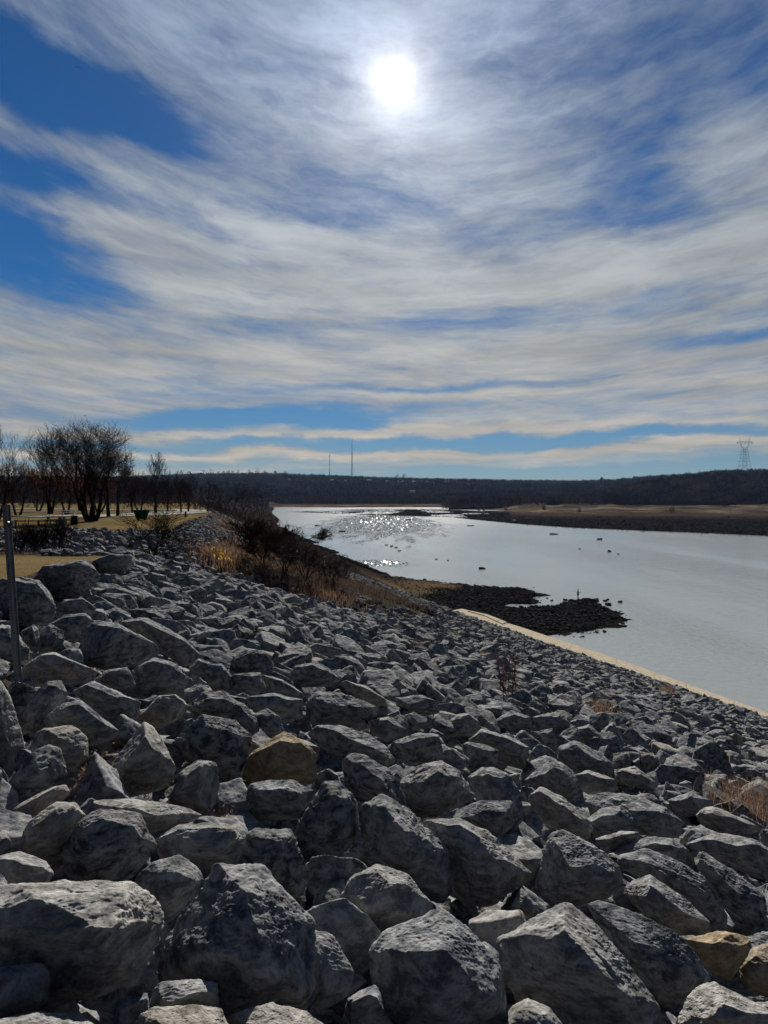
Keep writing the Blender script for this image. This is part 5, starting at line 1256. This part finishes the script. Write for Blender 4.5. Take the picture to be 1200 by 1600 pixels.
# reeds / dark grass belt on the terrace
rs = np.random.RandomState(13); n = 16000; px = rs.uniform(800, 1300, n); y = rs.uniform(560, 760, n); x = (px - 600) / 1200 * y
V, F = blades(np.column_stack([x, y, [max(far_z(a, b), .25) - .1 for a, b in zip(px, y)]]), .9, .13, rs, .5); tag(new_mesh('terrace_grass', V, F, M_GREYG), 'brown grass belt at the foot of the far sandy terrace', 'grass', kind='stuff')
n = 2600; px = rs.uniform(840, 1300, n); y = rs.uniform(925, 960, n); x = (px - 600) / 1200 * y
P = np.column_stack([x, y, [far_z(a, b) - .1 for a, b in zip(px, y)]]); forest('terrace_brush', 'dark brush along the lower edge of the nearer hill', P[fbm(np.column_stack([x * .02, y * .0, x * 0]), 3, 4) > -.15], rs.uniform(2, 5, len(P))[fbm(np.column_stack([x * .02, y * .0, x * 0]), 3, 4) > -.15], np.full(int((fbm(np.column_stack([x * .02, y * .0, x * 0]), 3, 4) > -.15).sum()), .22), 8, 1.0, 14)

# ------------------------------------------------------------------ park: road, post, tables, bin, bollard, rail
rd = [(-60, 806), (30, 806.5), (100, 807), (150, 807), (200, 805.5), (240, 803.5), (275, 801.6), (296, 800.2)]
cl = [flat(*p, 14.2) for p in rd]
rows = []
for i, c in enumerate(cl):
    t = cl[min(i + 1, len(cl) - 1)] - cl[max(i - 1, 0)]; nn = np.array([-t[1], t[0], 0]); nn /= np.linalg.norm(nn); hw = 5.2 if i > 1 else 3.0
    rows.append((tuple(c + nn * hw + [0, 0, .10]), tuple(c - nn * hw + [0, 0, .10])))
tag(ribbon('road', rows, M_ROAD, .14), kind='structure')
rd2 = [(298, 800.2), (300, 798.2), (285, 797), (240, 796.6), (180, 797), (120, 796.5), (20, 796)]
cl = [flat(*p, 14.2) for p in rd2]; rows = []
for i, c in enumerate(cl):
    t = cl[min(i + 1, len(cl) - 1)] - cl[max(i - 1, 0)]; nn = np.array([-t[1], t[0], 0]); nn /= np.linalg.norm(nn)
    rows.append((tuple(c + nn * 2.6 + [0, 0, .13]), tuple(c - nn * 2.6 + [0, 0, .13])))
tag(ribbon('far_road', rows, M_ROAD, .14), kind='structure')

# steel sign post: folded channel with a row of holes
pb = hit(31, 1112, -.1); Yp = pb[1]; top = np.array([(9 - 600) / 1200 * Yp, Yp, EYE - (789 - 775) / 1200 * Yp])
root = empty('steel_post', tuple(pb)); tag(root, 'leaning galvanised steel sign post with punched holes and no sign', 'post')
ax = top - pb; H_ = float(np.linalg.norm(ax)); zax = Vector(ax).normalized(); q = Vector((0, 0, 1)).rotation_difference(zax)
prof = [(-.038, .006), (-.022, .006), (-.016, -.022), (.016, -.022), (.022, .006), (.038, .006), (.038, .010), (.020, .010), (.014, -.018), (-.014, -.018), (-.020, .010), (-.038, .010)]
V = []; n = len(prof)
for k in range(2):
    for (a, b) in prof: V.append(tuple(q @ Vector((a * .95, b * 1.2, H_ * k))))
F = [(i, (i + 1) % n, n + (i + 1) % n, n + i) for i in range(n)]
for s_, b0 in ((-1, 0), (1, n)):
    for a, b, c, d in ((0, 1, 10, 11), (1, 2, 9, 10), (2, 3, 8, 9), (3, 4, 7, 8), (4, 5, 6, 7)): F.append((b0 + a, b0 + b, b0 + c, b0 + d) if s_ > 0 else (b0 + d, b0 + c, b0 + b, b0 + a))
new_mesh('channel', V, F, M_STEEL, root)
mb = MB(); k = .06
while k < H_ * .62:
    c = q @ Vector((0, -.0272, H_ - k)); r_ = .0055
    ring = [c + q @ Vector((math.cos(t) * r_, 0, math.sin(t) * r_)) for t in [i * math.pi / 4 for i in range(8)]]; mb.add(ring, [tuple(range(8))]); k += .0254 * 1.0
ho = mb.build('punched_hole_row', M_HOLE, root)
mb = MB(); c = q @ Vector((.03, -.03, H_ - .16)); mb.tube([c, c + Vector((.0, -.025, .0))], .012, 8); c = q @ Vector((.046, 0, H_ - .17)); mb.box(tuple(c), (.022, .03, .05)); mb.build('bolt', M_STEEL, root)

def place(name, px, py, z, label, cat, group=None, rz=0):
    p = flat(px, py, z); r = empty(name, (p[0], p[1], z), rz); return tag(r, label, cat, group), p[1]
# picnic tables (pale) beside the largest tree
def picnic(px, py, label, rz):
    r, Y = place('picnic_table', px, py, 14.2, label, 'table', 'picnic tables in the park', rz)
    m = MB(); m.box((0, 0, .75), (1.9, .8, .08)); m.build('tabletop', M_WHITE, r)
    for s_ in (-1, 1): m = MB(); m.box((0, s_ * .72, .45), (1.9, .28, .07)); m.build('bench', M_WHITE, r)
    for s_ in (-1, 1):
        m = MB(); m.box((s_ * .75, 0, .35), (.12, .5, .70)); m.box((s_ * .75, 0, .38), (.10, 1.5, .08)); m.box((s_ * .75, .72, .18), (.10, .12, .40)); m.box((s_ * .75, -.72, .18), (.10, .12, .40)); m.build('leg', M_WHITE, r)
picnic(88, 819, 'pale picnic table left of the black barrel', .1)
picnic(105, 819, 'pale picnic table touching the black barrel side', -.1)
picnic(107, 806, 'picnic table farther back near the road', .3)
r, Y = place('barrel', 116, 820, 14.2, 'black trash barrel at the foot of the largest tree', 'barrel')
m = MB(); m.tube([(0, 0, 0), (0, 0, .25), (0, 0, .28), (0, 0, .55), (0, 0, .58), (0, 0, .86)], [.30, .30, .315, .30, .315, .30], 16); m.build('drum', M_BLACK, r)
m = MB(); m.tube([(0, 0, .86), (0, 0, .90)], [.32, .32], 16); m.build('rim', M_BLACK, r)
# green bin
r, Y = place('waste_bin', 221, 812.5, 14.2, 'green tapering waste bin on the lawn beside the road', 'bin')
m = MB(); m.box((0, 0, .62), (1.55, 1.1, .98), taper=.62, taper_y=.8); m.build('body', M_GREEN, r)
m = MB(); m.box((0, 0, 1.135), (1.62, 1.16, .05)); m.build('lid', M_GREEN, r)
for s_ in (-1, 1): m = MB(); m.box((s_ * .36, 0, .065), (.10, .7, .13)); m.build('foot', M_BLACK, r)
m = MB(); m.box((.66, -.60, 1.22), (.22, .04, .12)); m.build('tag_plate', M_WHITE, r)
# bollard
r, Y = place('bollard', 290, 808, 14.25, 'short dark bollard at the edge of the riprap by the road', 'bollard')
m = MB(); m.tube([(0, 0, 0), (0, 0, .62)], [.14, .13], 12); m.build('shaft', M_BLACK, r); m = MB(); m.tube([(0, 0, .62), (0, 0, .66), (0, 0, .70)], [.15, .15, .08], 12); m.build('cap', M_BLACK, r)
# low rail fence at left
r, Y = place('rail_fence', 60, 822, 14.2, 'low dark rail fence behind the saplings at the left', 'fence')
for dx in (-6.5, -4.3, -2.1, 0, 2.1): m = MB(); m.box((dx, 0, .28), (.12, .12, .6)); m.build('post', M_WOOD, r)
m = MB(); m.box((-2.2, -.075, .48), (9.2, .035, .10)); m.build('rail', M_WOOD, r)

# ------------------------------------------------------------------ masts and pylon
def mast(px, py0, py1, dist, base, label):
    zb = ray_z(py0, dist) - 6; zt2 = ray_z(py1, dist); x = (px - 600) / 1200 * dist; Ht = zt2 - zb
    r = empty('radio_mast', (x, dist, zb)); tag(r, label, 'mast'); m = MB(); legs = [(math.cos(a) , math.sin(a)) for a in (.3, .3 + 2.094, .3 + 4.189)]
    lv = [i / 22 for i in range(15)]; red = MB()
    wd = lambda t: base * (1 - t) ** 1.1 + .35
    for t0, t1 in zip(lv[:-1], lv[1:]):
        for k in range(3):
            a, b = legs[k], legs[(k + 1) % 3]
            m.tube([(a[0] * wd(t0), a[1] * wd(t0), Ht * t0), (a[0] * wd(t1), a[1] * wd(t1), Ht * t1)], .28, 4)
            m.tube([(a[0] * wd(t0), a[1] * wd(t0), Ht * t0), (b[0] * wd(t1), b[1] * wd(t1), Ht * t1)], .20, 4)
            red.tube([(a[0] * wd(t1), a[1] * wd(t1), Ht * t1), (b[0] * wd(t1), b[1] * wd(t1), Ht * t1)], .30, 4)
    m.build('lattice', M_GALV, r); red.build('ring_brace', M_BLACK, r)
    m = MB(); m.tube([(0, 0, Ht * 14 / 22), (0, 0, Ht * .85), (0, 0, Ht)], [.85, .6, .22], 6); m.build('antenna', M_GALV, r)
mast(550, 742, 685, 2450, 3.6, 'tall thin lattice radio mast on the far ridge')
d = 2450; x = (515 - 600) / 1200 * d; zb = ray_z(744, d) - 6; zt2 = ray_z(712, d)
r = empty('cell_mast', (x, d, zb)); tag(r, 'shorter single pole mast with a knob on top, left of the radio mast', 'mast')
m = MB(); m.tube([(0, 0, 0), (0, 0, zt2 - zb)], [.9, .55], 8); m.build('pole', M_GALV, r); m = MB(); m.tube([(0, 0, zt2 - zb - 2.2), (0, 0, zt2 - zb + .6)], [1.7, 1.7], 8); m.build('antenna_head', M_BLACK, r)
# power pylon on the nearer hill
d = 1480; s = d / 1200; px0 = 1163.5; zt2 = ray_z(686, d); r = empty('power_pylon', ((px0 - 600) / 1200 * d, d, ray_z(738, d))); zb = ray_z(738, d)
tag(r, 'lattice power pylon with two horns on the wooded hill at right', 'pylon'); Hh = lambda py: ray_z(py, d) - zb
th = .16; m = MB()
def wx(py): return float(np.interp(py, [686, 702, 714, 738], [3.6, 3.6, 4.4, 8.2])) * s
levels_ = [738, 728, 721, 716, 710, 706, 702]
for (p0, p1) in zip(levels_[:-1], levels_[1:]):
    for sx in (-1, 1):
        for sy in (-1, 1): m.tube([(sx * wx(p0), sy * wx(p0), Hh(p0)), (sx * wx(p1), sy * wx(p1), Hh(p1))], th * 1.3, 4)
    for sy in (-1, 1):
        m.tube([(-wx(p0), sy * wx(p0), Hh(p0)), (wx(p1), sy * wx(p1), Hh(p1))], th * .8, 4); m.tube([(wx(p0), sy * wx(p0), Hh(p0)), (-wx(p1), sy * wx(p1), Hh(p1))], th * .8, 4)
        m.tube([(-wx(p1), sy * wx(p1), Hh(p1)), (wx(p1), sy * wx(p1), Hh(p1))], th, 4)
m.build('tower_body', M_GALV, r)
for sx in (-1, 1):
    m = MB(); yy = 1.2 * s
    for sy in (-1, 1): m.tube([(sx * .4 * s, sy * yy, Hh(702)), (sx * 5.0 * s, sy * yy, Hh(697)), (sx * 6.2 * s, sy * yy, Hh(692.5))], th * 1.2, 4); m.tube([(sx * 2.6 * s, sy * yy, Hh(702)), (sx * 6.2 * s, sy * yy, Hh(696.5)), (sx * 6.6 * s, sy * yy, Hh(691))], th, 4)
    m.build('window_arm', M_GALV, r)
    m = MB(); m.tube([(sx * 5.4 * s, 0, Hh(690)), (sx * 8.4 * s, 0, Hh(683))], [th * 1.4, th * .6], 4); m.tube([(sx * 7.6 * s, 0, Hh(690)), (sx * 8.4 * s, 0, Hh(683))], th, 4); m.build('horn', M_GALV, r)
m = MB()
for sy in (-1, 1):
    m.tube([(-13 * s, 0, Hh(691.5)), (-7 * s, sy * 1.2 * s, Hh(689.5)), (7 * s, sy * 1.2 * s, Hh(689.5)), (13 * s, 0, Hh(691.5))], th * 1.1, 4)
    m.tube([(-13 * s, 0, Hh(691.5)), (-6 * s, sy * 1.2 * s, Hh(691.8)), (6 * s, sy * 1.2 * s, Hh(691.8)), (13 * s, 0, Hh(691.5))], th * 1.1, 4)
for k in range(-6, 7): m.tube([(k * 1.9 * s, -1.2 * s * (abs(k) < 4), Hh(691.6)), ((k + .6) * 1.9 * s, 1.2 * s * (abs(k) < 4), Hh(690))], th * .7, 4)
m.build('crossarm', M_GALV, r)
for k in (-11.5, 0, 11.5): m = MB(); m.tube([(k * s, 0, Hh(691.5)), (k * s, 0, Hh(694))], [.25, .25], 6); m.build('insulator', M_BLACK, r)

# houses on the far slope
HL = ['pale house at the left end of the far clearing', 'white gabled house below the short mast', 'small white house between the two masts', 'low pale house under the radio mast', 'bright white long house right of the masts', 'long low pale building in the woods right of the clearing', 'grey-roofed house in the far clearing', 'tiny pale house at the right end of the clearing']
HP = [(455, 749, 2150, 9), (466, 748.5, 2150, 12), (520, 750, 2150, 12), (541, 750.5, 2150, 9), (577, 750, 2150, 18), (643, 768, 1500, 13), (490, 750.5, 2150, 9), (604, 752, 2150, 10)]
for i, (px, py, dd, wd) in enumerate(HP):
    z = ray_z(py + 1.5, dd) ; x = (px - 600) / 1200 * dd; r = empty('house', (x, dd - 40, z - 1), .15 * (i % 3 - 1)); tag(r, HL[i], 'house', 'houses on the far slope')
    wd *= .7; h = 3.0; m = MB(); m.box((0, 0, h / 2), (wd, 8, h)); m.build('wall', M_WHITE, r)
    m = MB(); m.add([(-wd / 2 - .5, -4.6, h), (wd / 2 + .5, -4.6, h), (wd / 2 + .5, 4.6, h), (-wd / 2 - .5, 4.6, h), (-wd / 2 - .5, 0, h + 2), (wd / 2 + .5, 0, h + 2)], [(0, 1, 5, 4), (2, 3, 4, 5), (0, 4, 3), (1, 2, 5), (3, 2, 1, 0)]); m.build('roof', M_ROOF if i in (1, 6) else M_WHITE, r)
    for k in range(2): m = MB(); m.box((-wd * .25 + k * wd * .5, -4.02, 1.7), (1.1, .08, 1.1)); m.build('window', M_GLASS, r)
# bare rock cut on the far hill
dd = 2300; x = (932 - 600) / 1200 * dd
V = []; F = []; rs = np.random.RandomState(3)
for j in range(7):
    for i in range(6): V.append((x + (i - 2.5) * 3.6 * (1 - .08 * j) + rs.randn() * 1.2 + j * .9, dd - 60 + j * 4, ray_z(757 - j * 1.7, dd) + rs.randn() * .5 + (1.5 if 0 < i < 5 else -8)))
for j in range(6):
    for i in range(5): a = j * 6 + i; F.append((a, a + 1, a + 7, a + 6))
tag(new_mesh('rock_cut', V, F, M_SAND), 'pale bare rock cut on the far hillside', 'rock face')

# airliner, tiny, upper left
dd = 7000; u, v = uvp(122, 105); r = empty('airliner', (u * dd, dd, EYE - v * dd), .3); tag(r, 'tiny pale airliner high in the clear blue at upper left', 'aircraft')
m = MB(); m.tube([(-22, 0, 1), (-16, 0, 0), (16, 0, 0), (22, 0, .5)], [.6, 2.4, 2.4, .5], 10); m.build('fuselage', M_WHITE, r)
for sy in (-1, 1): m = MB(); m.add([(-2, sy * 1.5, -.6), (5, sy * 1.5, -.6), (-4, sy * 20, .8), (-7, sy * 20, .8), (-2, sy * 1.5, -.1), (5, sy * 1.5, -.1), (-4, sy * 20, 1.0), (-7, sy * 20, 1.0)], [(0, 1, 2, 3), (4, 7, 6, 5), (0, 4, 5, 1), (1, 5, 6, 2), (2, 6, 7, 3), (3, 7, 4, 0)]); m.build('wing', M_WHITE, r)
m = MB(); m.add([(-20, -.2, 1), (-15, -.2, 1), (-21, -.2, 8), (-23, -.2, 8), (-20, .2, 1), (-15, .2, 1), (-21, .2, 8), (-23, .2, 8)], [(0, 1, 2, 3), (4, 7, 6, 5), (0, 4, 5, 1), (1, 5, 6, 2), (2, 6, 7, 3), (3, 7, 4, 0)]); m.build('tail_fin', M_WHITE, r)

# ------------------------------------------------------------------ air
m = bpy.data.materials.new('thin_haze'); m.use_nodes = True; t = NT(m.node_tree); out = t.n('ShaderNodeOutputMaterial'); v_ = t.n('ShaderNodeVolumePrincipled')
v_.inputs['Color'].default_value = (.40, .60, 1.0, 1); v_.inputs['Density'].default_value = 1.4e-5; v_.inputs['Anisotropy'].default_value = 0.2
t.link(v_.outputs[0], out.inputs['Volume'])
mb = MB(); mb.box((500, 1950, 60), (6400, 4800, 190)); hz_ = mb.build('haze', m); tag(hz_, kind='stuff')

# ------------------------------------------------------------------ the person on the islet
def skin_obj(name, joints, edges, mat, parent, sub=1):
    me = bpy.data.meshes.new(name); me.from_pydata([j[0] for j in joints], edges, []); me.materials.append(mat)
    o = bpy.data.objects.new(name, me); COL.objects.link(o); o.parent = parent
    sk = o.modifiers.new('skin', 'SKIN'); sk.use_smooth_shade = True
    for i, j in enumerate(joints):
        r_ = j[1]; me.skin_vertices[0].data[i].radius = (r_, r_) if not isinstance(r_, tuple) else r_
    me.skin_vertices[0].data[0].use_root = True
    ss = o.modifiers.new('sub', 'SUBSURF'); ss.levels = sub; ss.render_levels = sub
    return o
pr = empty('person', (ip[0], ip[1], .22), math.radians(-12)); tag(pr, 'distant person in dark jacket and trousers standing on the islet, arms held forward', 'person')
# faces +x (to the right in the photo) and a little away
J = [((0, 0, .93), (.13, .15)), ((0, 0, 1.15), (.12, .155)), ((.01, 0, 1.38), (.12, .18)), ((.02, 0, 1.48), .065), ((.03, 0, 1.54), .055), ((.045, 0, 1.62), .088), ((.05, 0, 1.71), .086), ((.045, 0, 1.76), .05)]
E = [(0, 1), (1, 2), (2, 3), (3, 4), (4, 5), (5, 6), (6, 7)]
hand_roots = []
for sy in (-1, 1):
    b = len(J); J += [((.01, sy * .17, 1.40), .062), ((.00, sy * .22, 1.26), .052), ((.03, sy * .23, 1.13), .045), ((.18, sy * .17, 1.14), .038), ((.29, sy * .10, 1.17), .030), ((.35, sy * .07, 1.19), (.020, .036))]
    E += [(2, b), (b, b + 1), (b + 1, b + 2), (b + 2, b + 3), (b + 3, b + 4), (b + 4, b + 5)]; hand_roots.append((b + 5, sy))
    b = len(J); J += [((0, sy * .095, .86), .095), ((.03, sy * .10, .50), .064), ((.0, sy * .10, .28), .058), ((-.01, sy * .105, .09), .042), ((.05, sy * .11, .04), .042), ((.16, sy * .12, .03), .032)]
    E += [(0, b), (b, b + 1), (b + 1, b + 2), (b + 2, b + 3), (b + 3, b + 4), (b + 4, b + 5)]
for hr, sy in hand_roots:
    hx, hy, hz = J[hr][0]
    for f in range(4):
        l = (.036, .040, .037, .030)[f]; b = len(J); z0 = hz + .024 - f * .016
        J += [((hx + .045, hy - sy * .004, z0), .0095), ((hx + .045 + l, hy - sy * .012, z0 - .004), .0085), ((hx + .052 + l, hy - sy * .034, z0 - .008), .0075)]; E += [(hr, b), (b, b + 1), (b + 1, b + 2)]
    b = len(J); J += [((hx + .008, hy - sy * .03, hz + .025), .011), ((hx + .035, hy - sy * .045, hz + .032), .0095)]; E += [(hr, b), (b, b + 1)]
body = skin_obj('body', J, E, M_SKIN, pr, 1)
JJ = [((0, 0, .86), (.155, .175)), ((0, 0, 1.12), (.145, .18)), ((.01, 0, 1.38), (.14, .20)), ((.02, 0, 1.50), .085)]; EE = [(0, 1), (1, 2), (2, 3)]
for sy in (-1, 1): b = len(JJ); JJ += [((.01, sy * .18, 1.40), .085), ((.0, sy * .235, 1.26), .075), ((.03, sy * .245, 1.12), .066), ((.18, sy * .18, 1.13), .056), ((.28, sy * .11, 1.165), .047)]; EE += [(2, b), (b, b + 1), (b + 1, b + 2), (b + 2, b + 3), (b + 3, b + 4)]
skin_obj('jacket', JJ, EE, M_CLOTH, pr)
JJ = [((0, 0, .93), (.142, .162))]; EE = []
for sy in (-1, 1): b = len(JJ); JJ += [((0, sy * .095, .84), .108), ((.03, sy * .10, .50), .082), ((.0, sy * .10, .26), .074), ((-.01, sy * .105, .09), .066)]; EE += [(0, b), (b, b + 1), (b + 1, b + 2), (b + 2, b + 3)]
skin_obj('trousers', JJ, EE, M_TROU, pr)
for sy in (-1, 1): skin_obj('boot', [((-.03, sy * .108, .06), .055), ((.07, sy * .115, .045), .052), ((.18, sy * .125, .035), .04)], [(0, 1), (1, 2)], M_BLACK, pr)
skin_obj('hair', [((.01, 0, 1.66), .092), ((.03, 0, 1.74), .088), ((.045, 0, 1.785), .05)], [(0, 1), (1, 2)], M_HAIR, pr)
